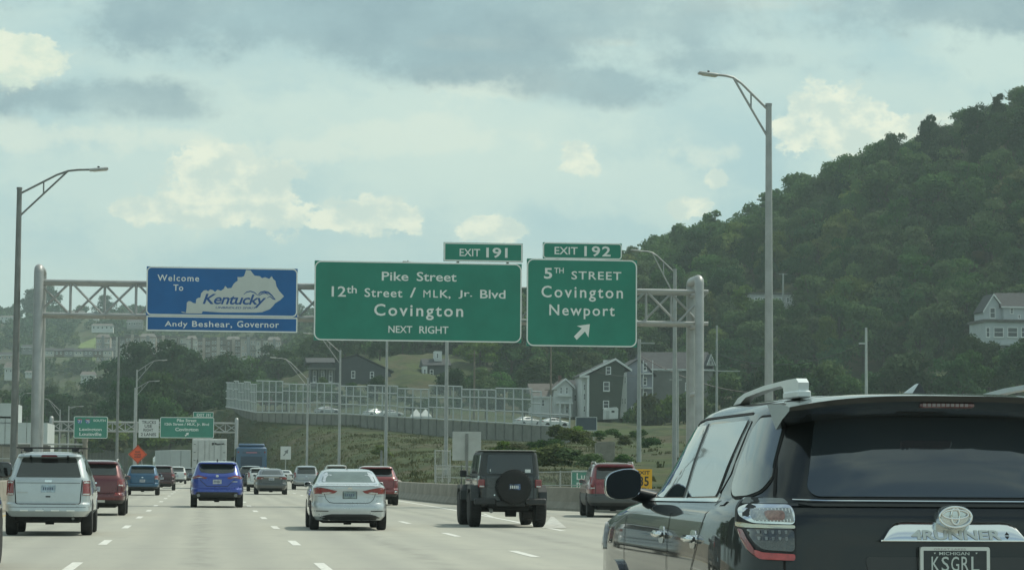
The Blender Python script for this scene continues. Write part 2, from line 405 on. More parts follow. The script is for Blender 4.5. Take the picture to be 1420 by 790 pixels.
# hillside sheet: columns by bearing, rows from road edge to the far ridge
PX = [-330, -120, 0, 120, 200, 300, 355, 425, 480, 560, 640, 720, 790, 900, 1060, 1250, 1450, 1700]
ROWS = [
 # toe (py, Y); py None -> z given as 0
 [(None, 620), (None, 600), (None, 570), (None, 540), (None, 490), (None, 440), (None, 405), (None, 322), (None, 250), (None, 178), (None, 143), (None, 124), (None, 132), (None, 140), (None, 150), (None, 150), (None, 150), (None, 150)],
 # wall base
 [(640, 700), (640, 680), (640, 640), (622, 570), (604, 520), (568, 477), (584, 431), (588, 412), (590, 399), (599, 380), (608, 361), (611, 345), (614, 331), (614, 320), (614, 300), (610, 290), (610, 280), (610, 280)],
 # plateau behind the wall
 [(636, 760), (636, 740), (634, 700), (618, 620), (598, 570), (566, 520), (571, 470), (573, 455), (575, 440), (580, 420), (585, 400), (588, 385), (593, 372), (597, 365), (597, 350), (595, 340), (595, 330), (595, 330)],
 # foot of the houses
 [(628, 900), (626, 880), (620, 850), (604, 760), (590, 700), (562, 640), (552, 580), (541, 540), (541, 520), (548, 500), (560, 480), (572, 470), (582, 455), (586, 448), (585, 440), (575, 430), (565, 420), (560, 410)],
 # foot of the hill
 [(610, 1020), (606, 1000), (598, 980), (590, 900), (578, 840), (556, 780), (535, 720), (515, 640), (508, 590), (503, 580), (515, 570), (540, 560), (555, 550), (560, 545), (545, 530), (520, 510), (500, 490), (490, 480)],
 [(560, 1180), (556, 1180), (545, 1180), (538, 1120), (530, 1060), (520, 980), (512, 900), (503, 800), (497, 740), (490, 690), (488, 650), (478, 640), (462, 620), (440, 610), (410, 590), (375, 560), (340, 540), (310, 520)],
 # crest of the near hill / middle of the far slope
 [(510, 1400), (506, 1400), (500, 1400), (496, 1380), (492, 1340), (500, 1250), (510, 1150), (500, 1000), (495, 900), (487, 800), (480, 740), (470, 710), (435, 690), (385, 680), (325, 660), (242, 630), (170, 600), (90, 580)],
 # far ridge / land falling away behind the crest
 [(442, 1750), (441, 1750), (442, 1750), (441, 1750), (440, 1720), (439, 1700), (438, 1650), (441, 1600), (450, 1400), (470, 1150), (478, 950), (488, 850), (470, 800), (425, 780), (365, 760), (290, 730), (215, 700), (140, 680)],
 [(470, 2300), (470, 2300), (470, 2300), (470, 2300), (470, 2300), (470, 2300), (470, 2200), (480, 2000), (490, 1700), (500, 1400), (510, 1200), (520, 1100), (520, 1000), (510, 950), (480, 930), (420, 900), (360, 880), (300, 850)],
]
GRID = np.zeros((len(ROWS), len(PX), 3))
for r, row in enumerate(ROWS):
    for c, (py, Y) in enumerate(row):
        p = at(PX[c], 560 if py is None else py, Y)
        GRID[r, c] = (p.x, p.y, -.05 if py is None else max(p.z, .2))
def SH(u, v):
    """sheet point: u column coordinate, v row coordinate"""
    u = min(max(u, 0), len(PX)-1.001); v = min(max(v, 0), len(ROWS)-1.001)
    i, j = int(v), int(u); a, b = v-i, u-j
    p = (GRID[i, j]*(1-b)+GRID[i, j+1]*b)*(1-a)+(GRID[i+1, j]*(1-b)+GRID[i+1, j+1]*b)*a
    return Vector(p)
def pxu(px): return float(np.interp(px, PX, range(len(PX))))
def vnoise(x, y):
    return (math.sin(x*.31+y*.17)+math.sin(x*.13-y*.37+1.3)+math.sin(x*.71+y*.53+2.1)*.5+math.sin(x*1.7-y*1.1)*.25)/2.75
m = MB(); NU, NV = 17*12, 8*14; vs_ = []
for i in range(NV+1):
    for j in range(NU+1):
        v = i*8/NV; p = SH(j*17/NU, v)
        amp = 0 if v < .05 else (.5 if v < 1 else .8 if v < 3 else 2.0)
        if abs(v-1) < .12: amp = .05
        vs_.append((p.x, p.y, p.z+amp*vnoise(p.x*.6, p.y*.4)))
m.add(vs_, [(i*(NU+1)+j, i*(NU+1)+j+1, (i+1)*(NU+1)+j+1, (i+1)*(NU+1)+j) for i in range(NV) for j in range(NU)])
structure('hillside', m, GRASSM, 60)
# lawn patch on the far slope
def sheet_patch(name, poly, Y, mt, lift=1.5):
    pts = [at(x, y, yy) for x, y, yy in poly]
    mm = MB(); mm.add([p for p in pts]+[p-Vector((0, 0, 12)) for p in pts], [tuple(range(len(pts)))]+[(i, (i+1) % len(pts), len(pts)+(i+1) % len(pts), len(pts)+i) for i in range(len(pts))])
    return structure(name, mm, mt)
sheet_patch('sloping_lawn', [(108, 482, 1230), (128, 484, 1230), (138, 468, 1290), (134, 467, 1300), (112, 476, 1260)], 1200, LAWN)

# ------------------------------------------------------------------ barriers
def barrier(name, label, path, h, wt=.2, wb=.38, seg=3.0, mt=CONC):
    """concrete safety-shape barrier made of separate cast units"""
    root = thing(name, label, 'barrier', (path[0][0], path[0][1], 0)); o0 = Vector(path[0]+(0,)) if len(path[0]) == 2 else Vector(path[0])
    P = [Vector((p[0], p[1], 0)) for p in path]; acc = 0
    for a, b in zip(P[:-1], P[1:]):
        L = (b-a).length; n = max(1, round(L/seg)); d = (b-a)/n; ang = math.atan2(d.y, d.x)
        for k in range(n):
            s = a+d*k; l = d.length-.02; mb = MB()
            prof = [(-wb, 0), (-wb, .08), (-wt-.02, .33), (-wt+.06, h-.03), (-wt+.09, h), (wt-.09, h), (wt-.06, h-.03), (wt+.02, .33), (wb, .08), (wb, 0)]
            mb.prism([(q[0], q[1]) for q in prof], 0, l, 'X')
            o = mb.build('barrier_unit', mt, root); o.location = s-Vector((path[0][0], path[0][1], 0)); o.rotation_euler = (0, 0, ang)
    return root
barrier('concrete_barrier', 'pale concrete barrier along the right shoulder that flares out behind the black off-roader', [(15.2, 84), (14.07, 89.7), (12.95, 94.3), (11.7, 100), (10.73, 108.3), (10.35, 120), (10.15, 132), (12.2, 160), (12.7, 200), (12.6, 268)], .86, seg=3.2)
barrier('median_barrier', 'long low concrete median barrier on the left edge beyond the pale silver SUV', [(-6.75, 30), (-6.75, 96), (-6.75, 180), (-6.75, 265)], 1.0, seg=6)
# chain link fence on top of the bank behind the barrier
GALV = mat('galvanised_pipe', (.40, .42, .40), .5, .3, var=.2, vscale=2)
def mesh_mat():
    m = bpy.data.materials.new('chain_link'); m.use_nodes = True; t = NT(m.node_tree); b = t.n['Principled BSDF']
    b.inputs['Base Color'].default_value = (.34, .36, .35, 1); b.inputs['Metallic'].default_value = .3; b.inputs['Roughness'].default_value = .5
    tcn = t.add('ShaderNodeTexCoord'); sp = t.add('ShaderNodeSeparateXYZ'); t.lk(tcn.outputs['Object'], sp.inputs[0])
    a = t.math('ADD', sp.outputs[0], sp.outputs[2]); c = t.math('SUBTRACT', sp.outputs[0], sp.outputs[2])
    f = lambda v: t.math('LESS_THAN', t.math('FRACT', t.math('MULTIPLY', v, 14)), .11)
    t.lk(t.math('MAXIMUM', f(a), f(c)), b.inputs['Alpha']); return m
CHAIN = mesh_mat()
def chain_fence(label, pts, h, span=2.6):
    root = thing('chain_link_fence', label, 'fence', pts[0]); base = Vector(pts[0])
    for a, b in zip(pts[:-1], pts[1:]):
        a, b = Vector(a), Vector(b); n = max(1, round((b-a).length/span)); d = (b-a)/n; ang = math.atan2(d.y, d.x)
        for k in range(n+1):
            s = a+d*k-base; MB().tube([s, s+Vector((0, 0, h+.06))], .035, 6).build('post', GALV, root)
            if k < n:
                e = s+d; MB().tube([s+Vector((0, 0, h)), e+Vector((0, 0, h))], .025, 6).build('top_rail', GALV, root)
                L = Vector((d.x, d.y, 0)).length
                o = MB().add([(0, 0, 0), (L, 0, d.z), (L, 0, h+d.z), (0, 0, h)], [(0, 1, 2, 3)]).build('mesh_panel', CHAIN, root); o.location = s; o.rotation_euler = (0, 0, ang)
                MB().tube([s+Vector((0, 0, .42*h)), e+Vector((0, 0, .42*h))], .022, 6).build('mid_rail', GALV, root)
    return root
chain_fence('chain link fence just behind the concrete barrier, right of the black off-roader', [at(604, 672, 128), at(640, 674, 122), at(700, 682, 112), at(740, 686, 108), at(815, 686, 104), at(880, 684, 104)], .98)
chain_fence('short taller bay of chain link fence at the bank left of the blank sign back', [at(603, 668, 136), at(624, 668, 138)], 1.7, 1.2)

# ------------------------------------------------------------------ gantry and big signs
YG = 100.0
def truss_gantry(name, label, X0, X1, Y, zt, zb, dep, bay, r, post_r, posts, ztop, mt_ch=STEEL, mt_d=STEEL, nd=8):
    root = thing(name, label, 'sign gantry', ((X0+X1)/2, Y, 0)); ox, oy = (X0+X1)/2, Y
    L = lambda x, y, z: Vector((x-ox, y-oy, z))
    for yy in (Y, Y+dep):
        for zz in (zt, zb): MB().tube([L(X0, yy, zz), L(X1, yy, zz)], r, 12).build('chord', mt_ch, root, 40)
    n = round((X1-X0)/bay); dx = (X1-X0)/n; r2 = r*.66
    for k in range(n):
        xa, xb = X0+k*dx, X0+(k+1)*dx
        up = k % 2 == 0
        MB().tube([L(xa, Y, zb if up else zt), L(xb, Y, zt if up else zb)], r2, 6).build('diagonal', mt_d, root)
        MB().tube([L(xa, Y+dep, zt if up else zb), L(xb, Y+dep, zb if up else zt)], r2, 6).build('diagonal', mt_d, root)
        if k: MB().tube([L(xa, Y if k % 2 else Y+dep, zt), L(xa, Y if k % 2 else Y+dep, zb)], r2, 6).build('vertical', mt_d, root)
        if k: MB().tube([L(xa, Y, zb), L(xa, Y+dep, zb)], r2, 6).build('cross_strut', mt_d, root)
    for px_ in posts:
        yf, yb = Y-.25, Y+dep+.25
        pts = [L(px_, yf, 0), L(px_, yf, ztop-.16)]+[L(px_, yf+.05, ztop-.05), L(px_, yf+.2, ztop), L(px_, yb-.2, ztop), L(px_, yb-.05, ztop-.05)]+[L(px_, yb, ztop-.16), L(px_, yb, 0)]
        MB().tube(pts, post_r, 16).build('post_frame', mt_ch, root, 50)
        for zz in (zt-.1, zb-.1, 4.6): MB().tube([L(px_, yf, zz), L(px_, yb, zz)], post_r*.5, 8).build('post_strut', mt_ch, root)
        for yy in (yf, yb): MB().bevbox(px_-ox-.5, px_-ox+.5, yy-oy-.5, yy-oy+.5, -.02, .35, .04).build('footing', CONC, root)
    return root
zt = at(135, 391, YG).z; zb = at(135, 436.5, YG).z
XL = at(52, 420, YG).x; XR = at(982, 403, YG).x
gan = truss_gantry('sign_gantry', 'near overhead truss gantry spanning the highway and carrying the big blue and green signs', XL, XR, YG, zt, zb, 1.3, 1.3, .08, .188, [at(52, 500, YG).x, at(968, 500, YG).x], at(500, 380, YG).z)

class Panel:
    """a flat sign panel standing at distance Y, described by its traced corners"""
    def __init__(s, name, label, cat, x0, y0, x1, y1, Y, mt, th=.06, radius=.28, border=.05, inset=.0, edge=WHITE, group=None, slope=True):
        cxp, cyp = (x0+x1)/2, (y0+y1)/2; c = at(cxp, cyp, Y)
        s.Y = Y; s.c = c
        w2 = (at(x1, cyp, Y).x-at(x0, cyp, Y).x)/2; h2 = (at(cxp, y0, Y).z-at(cxp, y1, Y).z)/2
        s.w2, s.h2 = w2, h2
        s.root = thing(name, label, cat, (c.x, Y, c.z), 0, group)
        MB().box(-w2, w2, -th/2, th/2, -h2, h2).build('panel', mt, s.root)
        if border:
            b = MB(); o1 = roundrect(-w2+inset, w2-inset, -h2+inset, h2-inset, radius); o2 = roundrect(-w2+inset+border, w2-inset-border, -h2+inset+border, h2-inset-border, max(.01, radius-border))
            ringband(b, o1, o2, -th/2-.005); b.build('border', edge, s.root)
        MB().box(-w2, w2, th/2, th/2+.05, h2-.12, h2-.04).box(-w2, w2, th/2, th/2+.05, -h2+.04, -h2+.12).build('stiffener', ALU, s.root)
        s.th = th; s.let = {}
    def xz(s, px, py): p = at(px, py, s.Y); return p.x-s.c.x, p.z-s.c.z
    def text(s, txt, x0, y0, x1, y1, mt=WHITE, proud=.006, **kw):
        """box given in photo pixels (left, top, right, bottom)"""
        cy, cx = (y0+y1)/2, (x0+x1)/2
        xa, xb = s.xz(x0, cy)[0], s.xz(x1, cy)[0]; za, zb_ = s.xz(cx, y1)[1], s.xz(cx, y0)[1]
        mb = MB(); put_text(mb, txt, xa, xb, za, zb_, -s.th/2-proud, **kw); mb.build('lettering', mt, s.root)
    def poly(s, pts, mt, name, proud=.006):
        q = [s.xz(*p) for p in pts]
        return MB().add([(a, -s.th/2-proud, b) for a, b in q], [tuple(range(len(q)))]).build(name, mt, s.root)
    def done(s):
        return s.root
def hangers(root, c, xs, z0, z1, y):
    for x in xs: MB().box(x-.05, x+.05, y, y+.12, z0, z1).build('support_beam', ALU, root)
Z = lambda ox, oy, sc: (lambda x0, y0, x1, y1: (ox+x0/sc, oy+y0/sc, ox+x1/sc, oy+y1/sc))
YS = 99.55
z7 = Z(420, 320, 4.3875)
s1 = Panel('guide_sign', 'widest green guide sign on the gantry, for Pike Street, 12th Street and Covington, NEXT RIGHT', 'road sign', 436.4, 363.6, 723.8, 473.2, YS, GREEN)
s1.text('Pike', *z7(480, 250, 642, 304)); s1.text('Street', *z7(692, 252, 935, 308))
s1.text('12', *z7(175, 337, 262, 400)); s1.text('th', *z7(266, 334, 328, 380)); s1.text('Street', *z7(375, 350, 605, 404), sp=1.1)
s1.text('/', *z7(650, 345, 688, 406)); s1.text('M', *z7(733, 361, 776, 405), bold=0); s1.text('L', *z7(793, 361, 822, 406)); s1.text('K,', *z7(834, 361, 898, 416)); s1.text('Jr.', *z7(946, 362, 1030, 412)); s1.text('Blvd', *z7(1078, 360, 1232, 412))
s1.text('Covington', *z7(433, 447, 975, 542), sp=1.25, bold=.016); s1.text('NEXT', *z7(520, 578, 665, 620)); s1.text('RIGHT', *z7(708, 580, 885, 625))
hangers(s1.root, s1.c, [-3, -1, 1, 3], -s1.h2, s1.h2, .09); s1.done()
p = Panel('exit_number_sign', 'small green EXIT 191 tab sitting on top of the widest green sign', 'road sign', 615.3, 336.8, 724.8, 363.0, YS, GREEN, radius=.03, border=.05, inset=.01)
p.text('EXIT', *z7(953, 110, 1078, 155)); p.text('191', *z7(1115, 103, 1245, 165), bold=.02); hangers(p.root, p.c, [-1, 1], -p.h2-.2, p.h2, .09); p.done()
z8 = Z(700, 320, 4.3875)
s2 = Panel('guide_sign', 'squarish green guide sign for 5th Street, Covington and Newport with an up-right arrow', 'road sign', 730.5, 359.6, 883.3, 480.3, YS, GREEN)
s2.text('5', *z8(238, 226, 288, 292), bold=.02); s2.text('TH', *z8(300, 225, 358, 258)); s2.text('STREET', *z8(405, 248, 708, 298), sp=1.15)
s2.text('Covington', *z8(222, 337, 718, 430), sp=1.25); s2.text('Newport', *z8(270, 450, 668, 537), sp=1.2)
ar = [(420, 642), (468, 592), (438, 578), (517, 567), (508, 648), (487, 612), (437, 663)]
s2.poly([(700+a/4.3875, 320+b/4.3875) for a, b in ar], WHITE, 'arrow')
hangers(s2.root, s2.c, [-1.5, 0, 1.5], -s2.h2, s2.h2, .09); s2.done()
p = Panel('exit_number_sign', 'small green EXIT 192 tab sitting on top of the squarish green sign', 'road sign', 752.9, 336.9, 862.3, 359.2, YS, GREEN, radius=.14, border=.045)
p.text('EXIT', *z8(302, 99, 443, 144)); p.text('192', *z8(483, 94, 643, 157), bold=.02, sp=1.15); hangers(p.root, p.c, [-1, 1], -p.h2-.2, p.h2, .09); p.done()
z9 = Z(180, 350, 5.4615)
s3 = Panel('welcome_sign', 'blue state welcome sign with a pale state outline and script lettering', 'road sign', 203.3, 371.0, 412.8, 438.2, YS, BLUE, radius=.2, border=.05)
s3.text('Welcome', *z9(210, 170, 525, 218), sp=1.2); s3.text('To', *z9(330, 243, 405, 290), sp=1.1)
KY = [(388, 447), (408, 450), (425, 455), (430, 420), (432, 380), (445, 368), (462, 370), (480, 382), (500, 386), (503, 355), (515, 345), (535, 340), (540, 310), (560, 288), (580, 285), (592, 294), (610, 280), (630, 285), (645, 298), (665, 282), (690, 290), (712, 275), (722, 253), (740, 272), (770, 268), (785, 240), (800, 225), (817, 214), (815, 186), (845, 187), (866, 178), (875, 150), (880, 133), (915, 136), (932, 160), (945, 175), (985, 180), (1000, 195), (1025, 188), (1055, 200), (1075, 180), (1085, 200), (1102, 215), (1110, 255), (1130, 290), (1168, 332), (1140, 360), (1100, 385), (1085, 405), (1060, 430), (1000, 452), (960, 455), (700, 455), (552, 445), (545, 462), (430, 460), (395, 454)]
KYM = mat('sign_pale_silver', (.55, .58, .55), .5, var=.06, vscale=2)
def fill_poly(pl, pts, mt, name, proud):
    from mathutils.geometry import tessellate_polygon
    q = [pl.xz(*pp) for pp in pts]; tri = tessellate_polygon([[Vector((a, b, 0)) for a, b in q]])
    return MB().add([(a, -pl.th/2-proud, b) for a, b in q], [tuple(t_) for t_ in tri]).build(name, mt, pl.root)
ZP = lambda pts: [(180+a/5.4615, 350+b/5.4615) for a, b in pts]
fill_poly(s3, ZP(KY), KYM, 'state_outline', .006)
BLUEM = mat('sign_dark_blue', (.02, .09, .28), .45)
s3.text('Kentucky', *z9(552, 316, 1032, 418), mt=BLUEM, proud=.010, shear=.28, bold=.018, sp=.92)
s3.text('UNBRIDLED SPIRIT', *z9(650, 411, 955, 427), mt=BLUEM, proud=.010, shear=.2)
def stroke(pl, pts, wpx, mt, name, proud=.010):
    """tapered ribbon along a traced curve"""
    q = [Vector(pl.xz(*pp)) for pp in ZP(pts)]; v1, v2 = [], []
    k = len(q)
    for i, a in enumerate(q):
        d = (q[min(i+1, k-1)]-q[max(i-1, 0)]).normalized(); nrm = Vector((-d.y, d.x)); wd = wpx*.0287/5.46/2*math.sin(math.pi*(i+.6)/(k+.2))
        v1.append(a+nrm*wd); v2.append(a-nrm*wd)
    mb = MB(); mb.add([(a.x, -pl.th/2-proud, a.y) for a in v1]+[(a.x, -pl.th/2-proud, a.y) for a in v2], [(i, i+1, k+i+1, k+i) for i in range(k-1)])
    mb.build(name, mt, pl.root)
stroke(s3, [(862, 318), (885, 300), (915, 294), (945, 304), (968, 325)], 9, BLUEM, 'swoosh')
stroke(s3, [(970, 322), (990, 302), (1020, 296), (1050, 304), (1075, 325), (1103, 358)], 13, BLUEM, 'swoosh')
stroke(s3, [(975, 330), (1000, 312), (1030, 308), (1050, 322)], 8, BLUEM, 'swoosh')
stroke(s3, [(1040, 345), (1062, 332), (1085, 352), (1103, 358)], 8, BLUEM, 'swoosh')
hangers(s3.root, s3.c, [-2, 0, 2], -s3.h2, s3.h2, .09); s3.done()
p = Panel('governor_sign', 'narrow blue name strip bolted directly beneath the state welcome sign', 'road sign', 203.3, 439.0, 412.8, 459.9, YS, BLUE, radius=.03, border=.05)
p.text('Andy', *z9(265, 520, 437, 572), sp=1.1); p.text('Beshear,', *z9(472, 520, 775, 572), sp=1.1); p.text('Governor', *z9(812, 520, 1130, 568), sp=1.1); p.done()

# ------------------------------------------------------------------ far gantry with its signs
Y2 = 378.0
X0_, X1_ = at(68, 590, Y2).x, at(330, 590, Y2).x
truss_gantry('sign_gantry', 'distant overhead gantry with small green signs crossing the road where it bends', X0_, X1_, Y2, at(200, 585.5, Y2).z, at(200, 598, Y2).z, 1.2, 1.9, .13, .26, [at(71, 600, Y2).x, at(328, 600, Y2).x], at(200, 580, Y2).z)
YT = Y2-.5
za = Z(90, 560, 6.08)
WSIGN = mat('regulatory_white', (.62, .64, .62), .5, var=.1, vscale=1); BLKT = mat('black_lettering', (.03, .03, .03), .6)
p = Panel('guide_sign', 'distant green guide sign for Lexington and Louisville with two small shields', 'road sign', 102.3, 577, 149.3, 607.3, YT, GREEN, radius=.25, border=.09)
p.text('SOUTH', *za(240, 128, 342, 148)); p.text('Lexington', *za(122, 200, 310, 232), bold=.02); p.text('Louisville', *za(122, 238, 308, 266), bold=.02)
SHB = mat('shield_blue', (.05, .12, .34), .5); SHR = mat('shield_red', (.40, .06, .06), .5)
for sx in (105, 172):
    sh = [(sx, 128), (sx+20, 124), (sx+40, 128), (sx+42, 145), (sx+34, 158), (sx+20, 166), (sx+6, 158), (sx-2, 145)]
    p.poly([(90+a/6.08, 560+b/6.08) for a, b in sh], SHB, 'shield'); p.poly([(90+a/6.08, 560+b/6.08) for a, b in [(sx, 128), (sx+20, 124), (sx+40, 128), (sx+41, 133), (sx-1, 133)]], SHR, 'shield_crown', .012)
p.text('71', *za(112, 134, 140, 158), proud=.014); p.text('75', *za(180, 134, 208, 158), proud=.014)
p.done()
p = Panel('lane_use_sign', 'distant white sign telling trucks which lanes to use, between two green signs', 'road sign', 192.2, 580.8, 220.2, 606.3, YT, WSIGN, radius=.1, border=0)
for tx, b_ in (('TRUCKS', (650, 140, 768, 166)), ('USE', (672, 172, 735, 198)), ('RIGHT', (662, 206, 745, 230)), ('2 LANES', (640, 242, 770, 268))): p.text(tx, *za(*b_), mt=BLKT, bold=.02)
p.done()
p = Panel('guide_sign', 'distant green guide sign for Pike Street and Covington, wide with a small slanting arrow', 'road sign', 222, 578.2, 296.8, 607, YT, GREEN, radius=.25, border=.09)
p.text('Pike Street', *za(945, 124, 1110, 150), bold=.02); p.text('12th Street / MLK, Jr. Blvd', *za(842, 158, 1215, 186), bold=.02); p.text('Covington', *za(930, 198, 1125, 236), bold=.02)
p.poly([(90+a/6.08, 560+b/6.08) for a, b in [(1010, 262), (1026, 250), (1018, 244), (1044, 240), (1040, 264), (1033, 256), (1018, 272)]], WHITE, 'arrow'); p.done()
p = Panel('exit_number_sign', 'tiny distant green exit tab on top of the far wide green sign', 'road sign', 268, 571, 296, 578, YT, GREEN, radius=.05, border=.06)
p.text('EXIT 191', *za(1112, 80, 1228, 104), bold=.02); p.done()

# ------------------------------------------------------------------ roadside signs
def post_for(root, dx, z, x=0, w=.05, y=.06, mt=GALV):
    MB().box(x-w, x+w, y, y+.08, -z-.3, 0).build('post', mt, root)
# sign back (blank)
p = Panel('blank_sign', 'blank pale back of a square sign on a post left of the black off-roader', 'road sign', 627.5, 598, 667, 638, 116, ALU, radius=.05, border=0)
MB().box(-.06, .06, -.12, -.04, -4.5, p.h2-.1).build('post', STEELD, p.root); MB().box(-p.w2+.1, p.w2-.1, -.06, -.032, .35, .42).build('wind_beam', ALU, p.root); p.done()
p = Panel('small_white_sign', 'small white roadside sign with a dark slanted arrow at the foot of the grassy bank', 'road sign', 389, 618.5, 403.4, 636.5, 300, WSIGN, radius=.05, border=0)
p.poly([(392.5, 631), (396, 627), (394, 625.5), (400, 622.5), (399, 628.5), (397.2, 627.8), (393.7, 632)], mat('faded_black', (.16, .17, .17), .7), 'arrow'); post_for(p.root, 0, 4.2); p.done()
# orange diamond
YO = 205.0
ORG = mat('warning_orange', (.75, .10, .03), .5, var=.08, vscale=2)
c = at(191, 629.5, YO); od = thing('work_sign', 'orange diamond road work sign standing left of the lanes beyond the red SUV', 'road sign', (c.x, YO, c.z))
hw = at(204, 629.5, YO).x-c.x
MB().prism([(-hw, 0), (0, -hw), (hw, 0), (0, hw)], -.03, .03, 'Y').build('panel', ORG, od)
b = MB(); o1 = [(-hw*.93, 0), (0, -hw*.93), (hw*.93, 0), (0, hw*.93)]; o2 = [(-hw*.88, 0), (0, -hw*.88), (hw*.88, 0), (0, hw*.88)]; ringband(b, o1, o2, -.036); b.build('border', BLKT, od)
lt = MB(); put_text(lt, 'ROAD', -.2, .2, .12, .27, -.036, bold=.02); put_text(lt, 'WORK', -.28, .28, -.09, .06, -.036, bold=.02); put_text(lt, 'AHEAD', -.27, .27, -.28, -.14, -.036, bold=.02); lt.build('lettering', BLKT, od)
for s in (-1, 1): MB().tube([(s*.3, .05, -.3), (s*.55, .3, -c.z)], .03, 6).build('stand_leg', GALV, od)
# green sign partly hidden
p = Panel('guide_sign', 'small low green sign starting Lud, half hidden behind the red SUV on the ramp', 'road sign', 792, 652, 842, 681.5, 112, GREEN, radius=.08, border=.03)
p.text('Ludlow', 799.5, 655.5, 838, 665); p.text('Bromley', 799.5, 668.5, 838, 679, sp=1.0)
p.done(); post_for(p.root, 0, p.c.z, -.6); post_for(p.root, 0, p.c.z, .6)
# yellow ramp speed sign
YEL = mat('warning_yellow', (.78, .42, .02), .5, var=.06, vscale=3)
p = Panel('ramp_speed_sign', 'yellow exit speed sign seen between the wing mirror and windscreen pillar of the black SUV', 'road sign', 880, 650, 904, 681, 104, YEL, radius=.05, border=0)
p.text('EXIT', 883, 652.5, 901, 657.5, mt=BLKT, bold=.02); p.text('35', 886, 660, 899.5, 673.5, mt=BLKT, bold=.02); p.text('MPH', 887, 675.5, 899, 679, mt=BLKT); p.done(); post_for(p.root, 0, p.c.z)
# dark blue board by the noise wall
p = Panel('service_sign', 'dark blue board seen from behind at the near end of the noise wall', 'road sign', 798, 577.5, 828, 597, 322, mat('dark_board', (.045, .065, .085), .6), radius=.1, border=.1, edge=ALU)
post_for(p.root, 0, 4, -1); post_for(p.root, 0, 4, 1); p.done()

# ------------------------------------------------------------------ street lamps and poles
LAMPH = mat('lamp_housing', (.42, .44, .43), .4, .3, var=.1, vscale=6); LENSM = mat('lamp_lens', (.55, .55, .50), .3)
def lamp(label, px, ytop, Y, side, arm=3.2, rise=1.1, brace=1.0, r=.115, ybase=0.0, mt=STEEL, group='street lamps along the highway', zb=0.0, head=.75):
    t = at(px, ytop, Y); H_ = t.z; z0 = zb
    root = thing('street_lamp', label, 'street lamp', (t.x, Y, z0), 0, group); H_ -= z0; s = side
    MB().tube([(0, 0, 0), (0, 0, H_*.5), (0, 0, H_)], [r*1.35, r*1.15, r*.85], 12).build('pole', mt, root, 50)
    MB().tube([(0, 0, H_-.02), (0, 0, H_+.06)], r*.98, 12).build('cap', mt, root, 50)
    up_ = [(0, 0, H_-.2), (s*arm*.28, 0, H_-.2+rise*.42), (s*arm*.52, 0, H_-.2+rise*.78), (s*arm*.68, 0, H_-.2+rise*.95), (s*arm*.82, 0, H_-.2+rise), (s*arm, 0, H_-.2+rise*1.02)]
    MB().tube(up_, r*.36, 8).build('arm', mt, root, 60)
    e = up_[3]; MB().tube([(0, 0, H_-.2-brace), e], r*.33, 8).build('brace', mt, root, 60)
    f = .42; MB().tube([(s*arm*.34, 0, H_-.2+rise*.5), (s*arm*.34, 0, H_-.2-brace+(brace+rise*.95)*.5)], r*.25, 6).build('strut', mt, root)
    hz = H_-.2+rise*1.02; M = Matrix.Translation((s*(arm+head*.42), 0, hz)) @ Matrix.Rotation(-s*rad(6)*(-1 if False else 1), 4, 'Y')
    hd = MB().bevbox(-head/2, head/2, -.16, .16, -.03, .07, .03, M).build('luminaire', LAMPH, root, 40)
    MB().bevbox(-head*.3, head*.42, -.12, .12, -.055, -.03, .01, M).build('lens', LENSM, hd)
    MB().tube([M @ Vector((0, 0, .06)), M @ Vector((0, 0, .14))], .045, 8).build('photocell', BLKP, hd)
    return root
lamp('tall street lamp at the left edge, its arm reaching right above the median', 27, 262, 100, 1, 2.75, 1.0, .9, mt=STEELD)
lamp('tallest street lamp, on the right, arm reaching left against the cloud', 1066, 146, 90, -1, 1.95, 1.25, 1.05, r=.13)
lamp('street lamp rising behind the right end of the gantry, arm toward the green sign', 936, 374, 160, -1, 2.2, 1.35, 1.6, r=.13)
lamp('distant street lamp in front of the dark trees, upper of two lamps reaching right', 190, 513, 330, 1, 3.2, 1.5, 1.2)
lamp('distant street lamp just left of the dark trees lamp, lower one reaching right', 187.3, 538, 385, 1, 3.0, 1.3, 1.2)
lamp('distant street lamp above the left end of the noise wall, double arm reaching left', 427, 524, 310, -1, 4.0, 2.6, .9)
lamp('street lamp whose arm starts just under the widest green sign, fifth pole', 472, 486, 262, -1, 3.2, 1.9, 1.2)
lamp('slender lamp pole running up behind the centre of the widest green sign', 537, 437, 226, -1, 2.6, 1.4, 1.2)
lamp('thicker lamp pole left of the blank sign back, its top hidden by the green sign', 620.5, 388, 182, -1, 2.6, 1.4, 1.2)
lamp('tiny far lamp to the left of the Lexington sign, arm reaching right', 95.6, 563, 470, 1, 2.0, .2, .3, r=.12)
lamp('tiny far lamp right of the gantry post, braced arm reaching left', 83.5, 568, 430, -1, 2.9, 2.0, 1.0, r=.11)
lamp('tiny far lamp just left of the tall plain pole, arm reaching right', 148, 556, 520, 1, 2.0, 1.0, .8, r=.07)
lamp('tiny far lamp between the two big left posts, arm reaching right', 27.5, 548, 440, 1, 1.2, .6, .6, r=.07)
def pole(label, px, ytop, Y, r, ybot=None, zb=0.0, mt=GALV, arms=(), cat='pole', name='utility_pole'):
    t = at(px, ytop, Y); z0 = at(px, ybot, Y).z if ybot else zb
    root = thing(name, label, cat, (t.x, Y, z0)); h = t.z-z0
    MB().tube([(0, 0, -1), (0, 0, h)], [r*1.2, r*.8], 10).build('pole', mt, root, 50)
    for (dz, l, dx) in arms: MB().box(-l/2+dx, l/2+dx, -.06, .06, h-dz-.06, h-dz+.06).build('crossarm', mt, root)
    return root
WOODP = mat('pole_wood', (.20, .17, .13), .9, var=.3, vscale=2)
pole('tall plain steel pole between the far white and green signs, without any arm', 165, 467, 300, .16, mt=STEELD)
